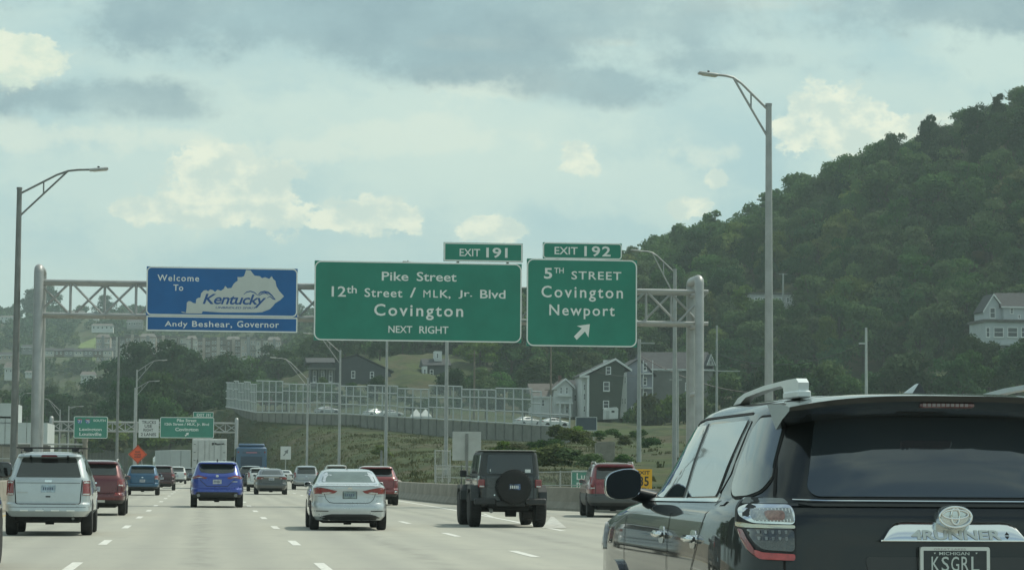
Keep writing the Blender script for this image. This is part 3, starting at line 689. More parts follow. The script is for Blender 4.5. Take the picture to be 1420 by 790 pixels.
pole('wooden utility pole behind the noise wall near its middle', 658, 486, 420, .16, 575, mt=WOODP, arms=((.6, 2.2, 0),))
pole('wooden utility pole in front of the white gabled house', 764, 478, 400, .16, 588, mt=WOODP, arms=((7.2, 2.0, 0),))
pole('pale steel pole in front of the lavender house right of the squarish green sign', 886.5, 470, 190, .16, 622, mt=GALV, arms=((.3, 1.2, .6),))
pole('pale slim pole to the right of the gantry end', 994, 451, 250, .12, 590, mt=GALV, arms=((4.6, 3.2, .8),))
pole('white pole rising behind the roof of the black SUV, before the wooded hill', 1201, 454, 200, .12, 590, mt=mat('pale_pole', (.55, .58, .56), .6, var=.15, vscale=2), arms=((1.3, .6, -.3),))
pole('small T-topped light pole up on the wooded hill', 1086, 379, 560, .22, 432, mt=GALV, arms=((.2, 2.0, 0),))
pole('dark post with a sensor box on the right end post row near the brick-grey house', 940, 512, 240, .11, 620, mt=GALV, arms=((.1, 2.4, -.8), (1.0, 1.2, -.2)))
pole('thin dark pole in the grass below the noise wall, short', 529, 624, 190, .10, 655, mt=STEELD)
def wire(label, a, b, sag, r=.035, n=14):
    a, b = Vector(a), Vector(b); pts = [a.lerp(b, k/n)-Vector((0, 0, sag*4*(k/n)*(1-k/n))) for k in range(n+1)]
    o = thing('power_line', label, 'cable', a); MB().tube([p_-a for p_ in pts], r, 4).build('cable', BLKP, o)
wire('upper sagging cable between the two wooden poles behind the screen', at(658, 496, 420), at(764, 500, 400), 1.6)
wire('lower sagging cable between the two wooden poles behind the screen', at(658, 512, 420), at(764, 522, 400), 1.2)
wire('cable running from the wooden pole down to the lavender house', at(764, 485, 400), at(888, 520, 445), 1.5)
wire('long cable crossing in front of the wood right of the gantry', at(886, 492, 300), at(1068, 545, 300), 1.2, .05)
wire('cable from the slim pole across the foot of the wooded hill', at(994, 490, 255), at(1201, 475, 210), 1.5, .03)
# low pipe rail left of the silver SUV
pr = thing('pipe_frame', 'concrete post with a horizontal pipe above the roof rack of the silver SUV', 'frame', (at(118, 610, 170).x, 170, 0))
MB().tube([(0, 0, 0), (0, 0, at(118, 611, 170).z)], .17, 12).build('post', CONC, pr, 50); MB().lathe([(-.12, .2), (.1, .2)], (0, 0, at(118, 610, 170).z), 'Z', 12).build('post_cap', CONC, pr, 50)
MB().tube([(0, 0, at(118, 616, 170).z), (-4.5, 0, at(118, 616, 170).z)], .06, 8).build('pipe', GALV, pr, 50)
MB().tube([(-1.6, 0, 0), (-1.6, 0, at(118, 616, 170).z)], .05, 8).build('pipe_post', GALV, pr, 50)

# ------------------------------------------------------------------ noise wall with a framed screen on top
WALLC = mat('wall_panel_concrete', (.23, .23, .20), .9, var=.25, vscale=.8, bump=.5, bscale=5)
CLEARP = bpy.data.materials.new('screen_panel'); CLEARP.use_nodes = True
_b = CLEARP.node_tree.nodes['Principled BSDF']; _b.inputs['Base Color'].default_value = (.42, .46, .48, 1); _b.inputs['Roughness'].default_value = .25; _b.inputs['Alpha'].default_value = .27
SCRS = mat('screen_steel', (.50, .53, .52), .5, .3, var=.12, vscale=1)
WP = [(790, 331, 613.5, 593.5, 543), (640, 361, 608, 584, 539.7), (480, 399, 589.8, 574.8, 534.5), (355, 431, 584, 572.6, 531), (313, 477, 569, 564.5, 529.7)]
nw = thing('noise_wall', 'long panelled concrete wall on the bank topped by a tall framed screen', 'wall', at(790, 613.5, 331)); nb = Vector(nw.location)
segs = []
for a, b in zip(WP[:-1], WP[1:]):
    A = [at(a[0], a[k], a[1]) for k in (2, 3, 4)]; B = [at(b[0], b[k], b[1]) for k in (2, 3, 4)]
    n = max(1, round((Vector(B[0])-A[0]).xy.length/(2.7 if a[0] > 355 else 2.2)))
    for k in range(n): segs.append(([A[i].lerp(B[i], k/n) for i in range(3)], [A[i].lerp(B[i], (k+1)/n) for i in range(3)]))
rnd = random.Random(3)
for i, (A, B) in enumerate(segs):
    grp = i//4; stepz = rnd.Random if False else (.0, .35, .1, .5, -.1, .25)[grp % 6]
    a0, a1, a2 = [Vector(v)-nb for v in A]; b0, b1, b2 = [Vector(v)-nb for v in B]
    d = (b0-a0).normalized(); nrm = Vector((-d.y, d.x, 0)).normalized()
    if nrm.y > 0: nrm = -nrm
    g_ = d*.13
    def slab(p0, p1, p2, p3, th, nm, mt):
        q = [p0, p1, p2, p3]; MB().add([v-nrm*th for v in q]+[v+nrm*0 for v in q], [(0, 1, 2, 3), (7, 6, 5, 4), (0, 4, 5, 1), (1, 5, 6, 2), (2, 6, 7, 3), (3, 7, 4, 0)]).build(nm, mt, nw)
    dn = Vector((0, 0, -1.5))
    slab(a0+g_+dn, b0-g_+dn, b1-g_, a1+g_, .15, 'wall_panel', WALLC)
    MB().box(-.11, .11, -.10, .30, -1.5, (a1-a0).z+.04).build('wall_post', CONCD, nw).location = a0+nrm*.02
    top = a2.z-a1.z
    if i == 0: top_ = top
    hh = top+(stepz if 3 < i < len(segs)-6 else 0)
    frac = 1.0 if i >= 3 else (.82, .74, .9)[i]
    MB().box(-.09, .09, -.09, .09, 0, hh*frac).build('screen_post', SCRS, nw).location = a1
    v0, v1 = a1, b1; up = Vector((0, 0, 1))
    hb = (b2.z-b1.z)+(stepz if 3 < i < len(segs)-6 else 0)
    levels = (.03, .36, .70+.05*((grp*7) % 3-1), .985) if i >= 3 else (.03, .36)
    for lv in levels: MB().tube([v0+up*hh*lv, v1+up*hb*lv], .095, 4).build('screen_rail', SCRS, nw)
    if i >= 3: MB().add([v0+up*.1, v1+up*.1, v1+up*hb*.97, v0+up*hh*.97], [(0, 1, 2, 3)]).build('screen_panel', CLEARP, nw)

# ------------------------------------------------------------------ left side structures
PALE = mat('pale_cladding', (.52, .56, .55), .6, var=.12, vscale=.5, bump=.1, bscale=3)
def at_box(name, x0, y0, x1, y1, Y, dep, mt, parent, o):
    a = at(x0, y1, Y); b = at(x1, y0, Y); return MB().box(a.x-o.x, b.x-o.x, 0, dep, a.z-o.z, b.z-o.z).build(name, mt, parent)
o = at(30, 640, 300); o.z = 0
bd = thing('clad_building', 'pale metal-clad building with a raised upper block at the left edge', 'building', o)
at_box('lower_block', -60, 586, 66, 650, 300, 14, PALE, bd, o); at_box('upper_block', -60, 559, 21, 585.9, 300.5, 12, PALE, bd, o)
for px_ in (-10, 6, 36): at_box('downpipe', px_, 578, px_+1.6, 618, 299.85, .15, CONCD, bd, o)
for px_ in (3, 20): at_box('roof_vent', px_, 552, px_+1.5, 560, 303, .2, CONC, bd, o)
at_box('ledge', -60, 577.2, 23, 579, 300.2, .3, CONCD, bd, o); at_box('base_course', -60, 616, 66.2, 618.5, 299.8, .2, CONCD, bd, o)
o = at(40, 640, 240); o.z = 0
md = thing('retaining_wall', 'tall pale concrete wall with joints below the clad building at far left', 'wall', o)
for k in range(5): 
    a = at(-40+22*k, 618, 240).x; b2_ = at(-40+22*(k+1), 618, 240).x; MB().box(a-o.x+.02, b2_-o.x-.02, 0, .3, -.3, at(30, 636, 240).z).build('wall_panel', CONC, md); MB().box(a-o.x+.02, b2_-o.x-.02, .05, .3, at(30, 635, 240).z, at(30, 619, 240).z).build('wall_panel', CONC, md)
MB().box(at(-40, 618, 240).x-o.x, at(70, 618, 240).x-o.x, -.08, .34, at(30, 619, 240).z, at(30, 617, 240).z).build('coping', CONCD, md)
o = at(150, 640, 430); o.z = 0
rw = thing('retaining_wall', 'grey ribbed retaining wall below the shrubs under the Lexington sign', 'wall', o)
a = at(121, 620, 430); b2_ = at(178, 626, 430); n = 12
for k in range(n): xa = a.x+(b2_.x-a.x)*k/n; MB().box(xa-o.x, xa-o.x+(b2_.x-a.x)/n-.08, .12*(k % 2), .6, -.5, a.z-.5*k/n*2).build('wall_panel', mat('ribbed_wall', (.16, .17, .155), .9, var=.3, vscale=.6), rw)
o = at(838, 640, 210); o.z = at(838, 634, 210).z
cb = thing('concrete_block', 'broken pale concrete headwall on the bank above the red ramp SUV', 'block', o)
MB().bevbox(at(827, 620, 210).x-o.x, at(853, 620, 210).x-o.x, 0, .9, -.3, at(838, 612, 210).z-o.z, .04).build('block', CONC, cb); MB().bevbox(at(827, 620, 210).x-o.x-.2, at(836, 620, 210).x-o.x, -.3, .5, -.6, .3, .04).build('broken_piece', CONC, cb)
# ------------------------------------------------------------------ houses
def siding(name, c, c2=None, sc=4.5):
    if name in MATS: return MATS[name]
    m = mat(name, c, .75, var=.12, vscale=.6); t = NT(m.node_tree); b = t.n['Principled BSDF']
    tcn = t.add('ShaderNodeTexCoord'); sp = t.add('ShaderNodeSeparateXYZ'); t.lk(tcn.outputs['Object'], sp.inputs[0])
    fr = t.math('FRACT', t.math('MULTIPLY', sp.outputs[2], sc)); bn = t.add('ShaderNodeBump'); bn.inputs['Strength'].default_value = .6; bn.inputs['Distance'].default_value = .03
    t.lk(fr, bn.inputs['Height']); t.lk(bn.outputs[0], b.inputs['Normal']); return m
ROOFM = mat('roof_shingle', (.055, .06, .065), .9, var=.3, vscale=1.2, bump=.4, bscale=8)
ROOFB = mat('roof_grey_brown', (.14, .13, .12), .9, var=.3, vscale=1.2, bump=.4, bscale=8)
TRIM = mat('white_trim', (.74, .76, .74), .6, var=.1, vscale=2)
PANE = mat('window_pane', (.03, .04, .045), .12, spec=.8, var=.4, vscale=.7)
class Bld:
    def __init__(s, name, label, px, py, Y, cat='house', group=None):
        c = at(px, py, Y); s.Y = Y; s.o = c; s.root = thing(name, label, cat, c, 0, group)
    def p(s, px, py, dy=0.0):
        q = at(px, py, s.Y); return (q.x-s.o.x, q.z-s.o.z)
    def box(s, name, x0, y0, x1, y1, d0, d1, mt):
        a = s.p(x0, (y0+y1)/2); b = s.p(x1, (y0+y1)/2); t = s.p((x0+x1)/2, y0)[1]; bt = s.p((x0+x1)/2, y1)[1]
        return MB().box(a[0], b[0], d0, d1, bt, t).build(name, mt, s.root)
    def window(s, x0, y0, x1, y1, d=0.0, fr=.14, sill=True, mt=TRIM, mull=True):
        a = s.p(x0, (y0+y1)/2)[0]; b = s.p(x1, (y0+y1)/2)[0]; t = s.p((x0+x1)/2, y0)[1]; bt = s.p((x0+x1)/2, y1)[1]; fr = min(fr, (b-a)*.3)
        m = MB(); m.box(a, a+fr, d-.10, d, bt, t).box(b-fr, b, d-.10, d, bt, t).box(a+fr, b-fr, d-.10, d, t-fr, t).box(a+fr, b-fr, d-.10, d, bt, bt+fr)
        if mull: zz = (bt+t)/2; m.box(a+fr, b-fr, d-.07, d, zz-fr*.3, zz+fr*.3)
        w_ = m.build('window', mt, s.root)
        MB().box(a+fr*.5, b-fr*.5, d-.03, d-.005, bt+fr*.5, t-fr*.5).build('pane', PANE, w_)
        if sill: MB().box(a-.06, b+.06, d-.2, d, bt-.08, bt-.005).build('sill', mt, w_)
    def gable_wall(s, name, pts, d0, d1, mt):
        q = [s.p(*p_) for p_ in pts]; return MB().prism(q, d0, d1).build(name, mt, s.root)
    def roof(s, pL, pT, pR, d0, d1, mt, th=.25, fascia=TRIM, name='roof'):
        """gable roof whose ridge runs away from the viewer"""
        L, T, R = s.p(*pL), s.p(*pT), s.p(*pR)
        r = None
        for a, b in ((L, T), (T, R)):
            r = MB().prism([a, b, (b[0], b[1]+th), (a[0], a[1]+th)], d0-.35, d1).build(name, mt, s.root)
            if fascia: MB().prism([(a[0], a[1]-.12), (b[0], b[1]-.12), (b[0], b[1]+th+.04), (a[0], a[1]+th+.04)], d0-.46, d0-.36).build('fascia', fascia, r)
        return r
    def roof_side(s, x0, x1, ye, yr_, d0, d1, mt, name='roof', hipl=0, hipr=0, fascia=TRIM):
        """ridge runs left to right; eave at ye, ridge at yr_"""
        e0, e1 = s.p(x0, ye), s.p(x1, ye); r0, r1 = s.p(x0+hipl, yr_), s.p(x1-hipr, yr_); dm = (d0+d1)/2
        v = [(e0[0], d0-.4, e0[1]), (e1[0], d0-.4, e1[1]), (e1[0], d1+.4, e1[1]), (e0[0], d1+.4, e0[1]), (r0[0], dm, r0[1]), (r1[0], dm, r1[1])]
        v += [(a, b, c-.2) for a, b, c in v[:4]]
        r = MB().add(v, [(0, 1, 5, 4), (2, 3, 4, 5), (1, 2, 5), (3, 0, 4), (6, 7, 1, 0), (7, 8, 2, 1), (8, 9, 3, 2), (9, 6, 0, 3), (9, 8, 7, 6)]).build(name, mt, s.root)
        if fascia: MB().box(e0[0], e1[0], d0-.5, d0-.41, e0[1]-.24, e0[1]+.02).build('gutter', fascia, r)
        return r

# dark green three-storey house
b = Bld('house', 'dark green three-storey gabled house with white trim right of the white house', 837, 578, 440)
SG = siding('siding_dark_green', (.060, .078, .060)); SW = siding('siding_white', (.68, .70, .68)); SGR = siding('siding_grey', (.18, .185, .17)); SLV = siding('siding_lavender', (.24, .265, .31)); SDG = siding('siding_dark_grey', (.075, .085, .09))
b.gable_wall('wall', [(816, 582), (859, 582), (866, 510), (853, 499), (816, 521)], 0, 9, SG)
b.roof((804, 522), (853, 498.5), (876, 514), 0, 9, ROOFM)
b.box('lit_side_wall', 807.5, 522, 815.9, 581, .6, 9, SW); b.box('corner_board', 813.5, 521, 817, 582, -.08, .1, TRIM)  # lit side of the green house, its brightness painted in as white siding
for y in (532, 545, 562): b.window(809.5, y, 812.5, y+9, .58, .1, sill=False)
b.box('chimney', 841.5, 498, 850, 503, 3, 4, TRIM)
b.window(840, 508, 847.2, 519); b.window(836.5, 529, 845.3, 542); b.window(836.2, 555, 844.5, 566)
b.box('cornice', 804, 520, 817, 523.5, -.3, .4, TRIM)
b = Bld('shed', 'small white plastic shed against the dark green house', 847.5, 580, 436, 'shed')
b.gable_wall('body', [(838.5, 581), (857, 580), (857.5, 566), (855, 564), (842, 565), (839, 567)], 0, 2, TRIM); b.box('vent', 848, 569, 852, 571.5, -.05, 0.05, SEAM); b.box('door', 840, 569, 845, 580.5, -.04, .03, mat('door_white', (.5, .52, .5), .5))
# lavender house with white bay
b = Bld('house', 'lavender grey gabled house with a narrow white bay, beside the dark green house', 872, 576, 452)
b.gable_wall('wall', [(859, 578), (906, 578), (906, 520), (886, 499), (866, 510)], 0, 10, SLV)
b.roof((858, 516), (886, 498), (910, 522), 0, 10, ROOFM, fascia=None)
b.box('bay', 857.6, 513, 866, 580, -2.6, -.1, SW); b.box('bay_cornice', 855.5, 510, 867.8, 513.5, -2.8, 0.1, TRIM)
for y in (523, 552): b.window(859, y, 861, y+9, -2.62, .08, sill=False); b.window(862.7, y, 864.7, y+9, -2.62, .08, sill=False)
b.window(875, 563, 884, 572, 0); 
for k in range(3): b.box('balcony', 888, 517+20*k, 903, 519+20*k, -2, 0, TRIM)
for px_ in (889, 902): b.box('balcony_post', px_, 500, px_+1, 590, -2, -1.8, TRIM)
for k in range(3): b.window(891, 503+20*k, 897, 514+20*k, 0.0)
# big grey house
b = Bld('house', 'big plain grey house with dark roof and skylight behind the right gantry post', 932, 580, 456)
b.box('wall', 904.5, 511, 988, 586, 0, 11, SGR); b.roof_side(884, 990, 511, 486, 0, 11, ROOFM, hipl=8); 
b.box('corner_board', 903.5, 511, 905.6, 582, -.06, .05, TRIM)
sk = b.p(905, 507); MB().add([(sk[0], 1.7, sk[1]+.25), (sk[0]+1.3, 1.7, sk[1]+.25), (sk[0]+1.15, 3.1, sk[1]+1.2), (sk[0]-.1, 3.1, sk[1]+1.2)], [(0, 1, 2, 3)]).build('skylight', TRIM, b.root)
b.roof((978, 507), (984, 492), (990, 507), -1.0, 2, ROOFM, th=.15); b.gable_wall('dormer_wall', [(979, 507), (989, 507), (984, 493)], -1, 2, SW); b.window(982, 500, 986, 506, -1.0, .08, sill=False)
b.window(950, 530, 957, 541); b.window(950, 556, 957, 567)
# white gabled house behind the screen
b = Bld('house', 'white clapboard house with ornate central gable behind the end of the screen', 774, 575, 446)
b.box('wall', 742, 548, 770, 578, 1.5, 9, SW); b.gable_wall('gable_wall', [(768, 578), (794, 578), (794, 537), (784, 527), (768, 540)], 0, 8, SW)
b.box('rear_wing', 794, 536, 808, 577, 2, 9, SW)
b.roof((764, 542), (784, 526), (797, 538), 0, 8, ROOFB); b.roof_side(737, 772, 549, 530, 1.5, 9, ROOFB); b.roof_side(790, 812, 537, 525, 2, 9, ROOFM)
b.box('balcony', 772, 547, 791, 549.5, -1.4, 0, TRIM); b.box('porch_roof', 771, 558, 793, 560, -1.8, 0, TRIM)
for px_ in (773, 781, 789): b.box('porch_post', px_, 560, px_+1, 578, -1.7, -1.5, TRIM)
b.window(776, 536, 780, 546); b.window(784, 536, 788, 546); b.window(775, 562, 779.5, 573); b.window(784, 562, 788.5, 573); b.window(752, 553, 757, 563, 1.5); b.window(798, 546, 803, 556, 2.0)
b.box('chimney', 779, 519, 783, 530, 4, 5, mat('brick', (.16, .09, .07), .9, var=.3))
# dark grey house far centre
b = Bld('house', 'wide dark grey gabled house above the noise wall, beneath the Pike Street sign', 490, 540, 545)
b.gable_wall('wall', [(461, 541), (548, 536), (540, 514), (495, 493), (461, 501)], 0, 14, SDG)
b.roof((459, 502), (495, 492), (546, 516), 0, 14, ROOFM, fascia=None)
b.window(487, 514, 492.5, 524); b.window(513, 515, 518.5, 524)
b.box('front_wing', 430, 503, 461, 541, -3, 9, SDG); b.roof_side(424, 464, 503, 495, -3, 9, ROOFM, fascia=None)
for px_ in (433, 444, 455): b.window(px_, 514, px_+5, 530, -3.0)
for px_ in (427, 440, 451, 461): b.box('porch_post', px_, 513, px_+1.3, 540, -5, -4.8, SGR)
b.box('porch_roof', 425, 511, 464, 513, -5.2, -3, SGR); b.box('porch_floor', 420, 534, 464, 536.5, -5.2, -3, SGR)
# dark house on the grass slope
b = Bld('house', 'small dark house with a white porch corner high on the grass slope', 604, 531, 560)
b.box('wall', 590, 506, 622, 534, 0, 9, SDG); b.roof_side(586, 626, 506, 496, 0, 9, ROOFM, fascia=None)
b.box('white_bay', 585, 508, 591.5, 532, -2, 1, SW); b.box('upper_block', 604, 486, 614, 500, 2, 6, SW); b.window(606, 489, 609.5, 496, 2.0); b.window(596, 512, 601, 522); b.window(586.5, 512, 589.5, 521, -2, .1)
# white multi-storey house at right edge
b = Bld('house', 'large white house with curved sunroom windows in the woods at the right edge', 1400, 503, 468)
SW_ = SW; SW = siding('siding_pale_grey', (.48, .52, .53))
b.gable_wall('gable_wall', [(1371, 447), (1396, 447), (1396, 425), (1384, 409), (1371, 430)], 3, 9, SW); b.roof((1369, 432), (1384, 407.5), (1398, 426), 3, 9, ROOFM)
b.box('upper_wall', 1396, 424, 1440, 447, 2, 10, SW); b.roof_side(1392, 1445, 424, 403, 2, 10, ROOFM)
b.box('sunroom', 1364, 447, 1440, 476, -1, 9, SW); b.box('sunroom_eave', 1361, 443.5, 1440, 447, -1.5, 9, ROOFB); b.box('lower_wall', 1368, 479, 1440, 503, 0, 9, SLV); b.box('band', 1362, 475.9, 1440, 479, -1.3, 9, SW)
for x0, x1 in ((1361.5, 1370.5), (1375.5, 1389.5), (1394.5, 1409), (1413.5, 1428)): b.window(max(x0, 1365), 454, x1, 468, -1.0)
for x0 in (1364, 1371, 1381, 1390, 1400, 1411): b.window(x0+5, 484, x0+10, 497, 0.0)
b.window(1405, 426, 1410, 434, 2.0); b.window(1416, 435, 1420, 441, 2.0); b.window(1379, 425, 1387, 440, 3.0); SW = SW_
# pale building on the hill
b = Bld('hill_building', 'low pale building half hidden by trees up on the hill behind the tall lamp', 1075, 428, 572, 'building')
b.box('wall', 1040, 408, 1112, 428, 0, 12, mat('pale_render', (.55, .56, .55), .8, var=.2, vscale=.3)); b.box('parapet', 1039, 405.5, 1113, 408, -.3, 12.3, ROOFB)
for k in range(6): b.window(1046+11*k, 412, 1051+11*k, 419, 0.0, .2)
# apartment rows on the far slope
rnd = random.Random(5)
APC = [siding('apt_tan', (.48, .42, .36), sc=2), siding('apt_grey', (.30, .30, .30), sc=2), siding('apt_pale', (.60, .58, .52), sc=2), siding('apt_brown', (.22, .18, .15), sc=2)]
x = 133; k = 0; desc = ['tan', 'grey', 'pale', 'brown']
spots = []
while x < 392:
    wd = rnd.uniform(15, 23); spots.append((x, wd)); x += wd*.98
for k, (x, wd) in enumerate(spots):
    ci = rnd.randrange(4); top = 464+rnd.uniform(-1.5, 2)+(x-133)*.012+(0 if x < 340 else 3); bot = 502+ (8 if x > 330 else 0)
    b = Bld('apartment_block', '', x+wd/2, bot, 1180+rnd.uniform(-12, 12), 'apartment block', 'far apartment blocks in a row on the hillside')
    pos = ('first from the left', 'second from the left', 'third from the left', 'fourth from the left', 'fifth from the left', 'sixth from the left', 'seventh from the left', 'eighth from the left', 'ninth from the left', 'tenth from the left', 'eleventh from the left', 'twelfth from the left', 'thirteenth from the left', 'fourteenth from the left', 'fifteenth from the left', 'sixteenth from the left', 'seventeenth from the left')[k]
    b.root['label'] = f'{desc[ci]} far apartment block, {pos} in the row below the blue sign'
    b.box('wall', x, top+3, x+wd, bot, 0, 12, APC[ci]); b.box('stair_bay', x+wd*.38, top+1, x+wd*.58, bot, -1.2, 0, APC[(ci+1) % 4])
    if k % 3: b.box('roof', x-.4, top+.5, x+wd*.9, top+3, -1, 13, ROOFB)
    else: b.roof_side(x-.5, x+wd+.3, top+3, top-2.5, 0, 12, ROOFB, hipl=3, hipr=3, fascia=None)
    for r in range(4):
        yy = top+6+r*8.2
        for cpos in (.1, .26, .64, .82):
            if rnd.random() < .9: b.window(x+wd*cpos, yy, x+wd*cpos+2.0, yy+4.3, 0.0, .18, sill=False, mull=False)
        b.box('balcony', x+wd*.6, yy+5, x+wd*.95, yy+6.0, -1.3, 0, TRIM if rnd.random() < .6 else ROOFM)
for k in range(7):
    x = 62+k*13.5; b = Bld('row_house', f'low pale row house under the lawn patch on the far slope, number {k+1} of the terrace', x+6, 493, 1120, 'house', 'far terrace of low row houses')
    b.root['label'] = ['low far row house, left end of the terrace under the lawn patch', 'low far row house next to the left end of the terrace', 'low far row house third along the terrace from its left end', 'low far row house in the middle of the terrace', 'low far row house right of the middle of the terrace', 'low far row house next to the right end of the terrace', 'low far row house at the right end of the terrace by the apartments'][k]
    b.box('wall', x, 485.5+(k % 2), x+13, 494, 0, 8, APC[(k*2+1) % 4 if k % 3 else 2]); b.roof_side(x-.3, x+13.3, 485.5+(k % 2), 481.5+(k % 2), 0, 8, ROOFM, fascia=None)
    b.window(x+2, 487.5, x+4.5, 491, 0, .2, sill=False, mull=False); b.window(x+8, 487.5, x+10.5, 491, 0, .2, sill=False, mull=False)
# scattered far hillside houses (px, py base, width, height, Y, label)
HS = [(142, 457, 30, 9, 1380, 'far house with a broad low gable just under the truss, left of the blue sign', 2), (187, 452, 22, 10, 1420, 'far pale blue house with a tall front just left of the blue sign', 1), (107, 437, 20, 7, 1600, 'tiny ridge house seen through the truss near the left gantry post', 2),
      (10, 500, 24, 13, 1000, 'far tan house left of the tall lamp pole with a dark carport', 0), (38, 487, 16, 10, 1080, 'far grey house between the two big left posts', 1), (122, 529, 20, 15, 850, 'white farmhouse-like roof peeping out of the dark trees left of the tall plain pole', 2), (15, 523, 18, 22, 900, 'pale far wall in the trees at the left edge', 2),
      (12, 443, 24, 6, 1640, 'tiny ridge house at the left edge of the picture', 2), (130, 440, 14, 6, 1620, 'tiny ridge house right of the first truss diagonal', 2), (178, 441, 16, 5, 1620, 'tiny ridge house close to the blue sign', 0), (422, 452, 18, 10, 1500, 'tiny far house in the gap between the blue and the green sign', 1),
      (350, 525, 22, 14, 900, 'grey multi-level far house in the trees left of the dark grey house', 1), (372, 512, 14, 16, 950, 'narrow grey far house beside the multi-level one', 3), (40, 520, 10, 7, 900, 'tiny white far house among yellow-green trees at the left', 2)]
for (x, y, wd, hh, Y, lb, ci) in HS:
    b = Bld('hillside_house', lb, x, y+3, Y, 'house'); mt = APC[ci] if ci != 2 else SW
    b.box('wall', x-wd/2, y-hh*.62, x+wd/2, y+4, 0, 9, mt); b.roof_side(x-wd/2-1, x+wd/2+1, y-hh*.62, y-hh, 0, 9, ROOFM if ci != 2 else ROOFB, hipl=wd*.1, hipr=wd*.1)
    n = max(2, int(wd/6))
    for k in range(n): b.window(x-wd/2+wd*(k+.3)/n, y-hh*.5, x-wd/2+wd*(k+.3)/n+min(2.4, wd/n*.5), y-hh*.5+min(4, hh*.35), 0, .15, sill=False, mull=False)

# ------------------------------------------------------------------ trees
def leaf_mat(name, c1, c2, vr=.35):
    m = bpy.data.materials.new(name); m.use_nodes = True; t = NT(m.node_tree); b = t.n['Principled BSDF']
    b.inputs['Roughness'].default_value = .85; b.inputs['Specular IOR Level'].default_value = .06
    oi = t.add('ShaderNodeObjectInfo'); ge = t.add('ShaderNodeNewGeometry'); tcn = t.add('ShaderNodeTexCoord')
    n = t.noise(tcn.outputs['Object'], .28, 3, .6)
    c = t.mix(t.rng(n, .36, .64), c1, c2)
    c = t.mix(t.rng(ge.outputs['Random Per Island'], 0, 1, 0, .5), c, (c2[0]*1.45, c2[1]*1.35, c2[2]*.9))
    hs = t.add('ShaderNodeHueSaturation'); t.lk(c, hs.inputs['Color']); t.lk(t.rng(oi.outputs['Random'], 0, 1, 1-vr, 1+vr), hs.inputs['Value'])
    wn = t.add('ShaderNodeTexWhiteNoise'); wn.noise_dimensions = '1D'; t.lk(oi.outputs['Random'], wn.inputs['W']); t.lk(t.rng(wn.outputs[0], 0, 1, .472, .515), hs.inputs['Hue']); t.lk(t.rng(wn.outputs[0], 0, 1, .8, 1.12), hs.inputs['Saturation'])
    t.lk(hs.outputs[0], b.inputs['Base Color'])
    tr = t.add('ShaderNodeBsdfTranslucent'); t.lk(hs.outputs[0], tr.inputs[0]); ms = t.add('ShaderNodeMixShader'); ms.inputs[0].default_value = .22
    t.lk(b.outputs[0], ms.inputs[1]); t.lk(tr.outputs[0], ms.inputs[2]); o_ = [x for x in t.n if x.type == 'OUTPUT_MATERIAL'][0]; t.lk(ms.outputs[0], o_.inputs[0])
    return m
LEAF = leaf_mat('foliage_mid', (.036, .088, .034), (.068, .126, .046)); LEAFD = leaf_mat('foliage_dark', (.023, .056, .027), (.038, .078, .035)); LEAFL = leaf_mat('foliage_light', (.080, .135, .040), (.120, .165, .052))
BARK = mat('bark', (.085, .07, .055), .95, var=.3, vscale=3)
def crown_arrays(nlobe, nleaf, R, Hc, z0, size, rng):
    """leaf quads spread over the shells of many overlapping lobes"""
    L = []; 
    for i in range(nlobe):
        th = rng.uniform(0, 2*np.pi); hz = rng.uniform(.05, 1); rr = R*(1-.55*max(0, hz-.45)/.55)*rng.uniform(.25, .78)
        L.append((rr*np.cos(th), rr*np.sin(th), z0+Hc*hz*.86, R*rng.uniform(.26, .46)))
    L.append((0, 0, z0+Hc*.5, R*.6)); L = np.array(L); wts = L[:, 3]**2; idx = rng.choice(len(L), nleaf, p=wts/wts.sum()); c = L[idx]
    d = rng.normal(size=(nleaf, 3)); d /= np.linalg.norm(d, axis=1)[:, None]; d[:, 2] = np.where(d[:, 2] < -.35, -d[:, 2], d[:, 2])
    rad_ = c[:, 3]*(1-rng.random(nleaf)**2*.45)*(1+.12*rng.normal(size=nleaf)); P = c[:, :3]+d*rad_[:, None]*np.array([1, 1, .82])
    nrm = d+rng.normal(size=(nleaf, 3))*.5; nrm /= np.linalg.norm(nrm, axis=1)[:, None]
    a = np.cross(nrm, rng.normal(size=(nleaf, 3))); a /= np.linalg.norm(a, axis=1)[:, None]; b = np.cross(nrm, a)
    s = size*rng.uniform(.55, 1.3, nleaf)[:, None]
    V = np.stack([P-a*s-b*s*.7, P+a*s*.8-b*s*.5, P+a*s+b*s*.75, P-a*s*.6+b*s*.6], 1).reshape(-1, 3)
    return V
def quads_mesh(name, V, mt):
    n = len(V)//4; me = bpy.data.meshes.new(name); me.vertices.add(len(V)); me.vertices.foreach_set('co', V.astype(np.float32).ravel())
    me.loops.add(4*n); me.loops.foreach_set('vertex_index', np.arange(4*n, dtype=np.int32)); me.polygons.add(n); me.polygons.foreach_set('loop_start', np.arange(0, 4*n, 4, dtype=np.int32))
    me.update(calc_edges=True); me.materials.append(mt); return me
def trunk_mesh(name, h, r, rng):
    m = MB(); m.tube([(0, 0, -1.5), (.1, 0, h*.35), (0, .15, h*.75)], [r*1.3, r, r*.45], 7)
    for k in range(5):
        th = k*1.3+rng.uniform(0, .6); z = h*(.35+.08*k); m.tube([(0, 0, z), (math.cos(th)*h*.14, math.sin(th)*h*.14, z+h*.14), (math.cos(th)*h*.26, math.sin(th)*h*.26, z+h*.3)], [r*.5, r*.3, r*.12], 5)
    me = m.mesh(name); me.materials.append(BARK); return me
VAR = []
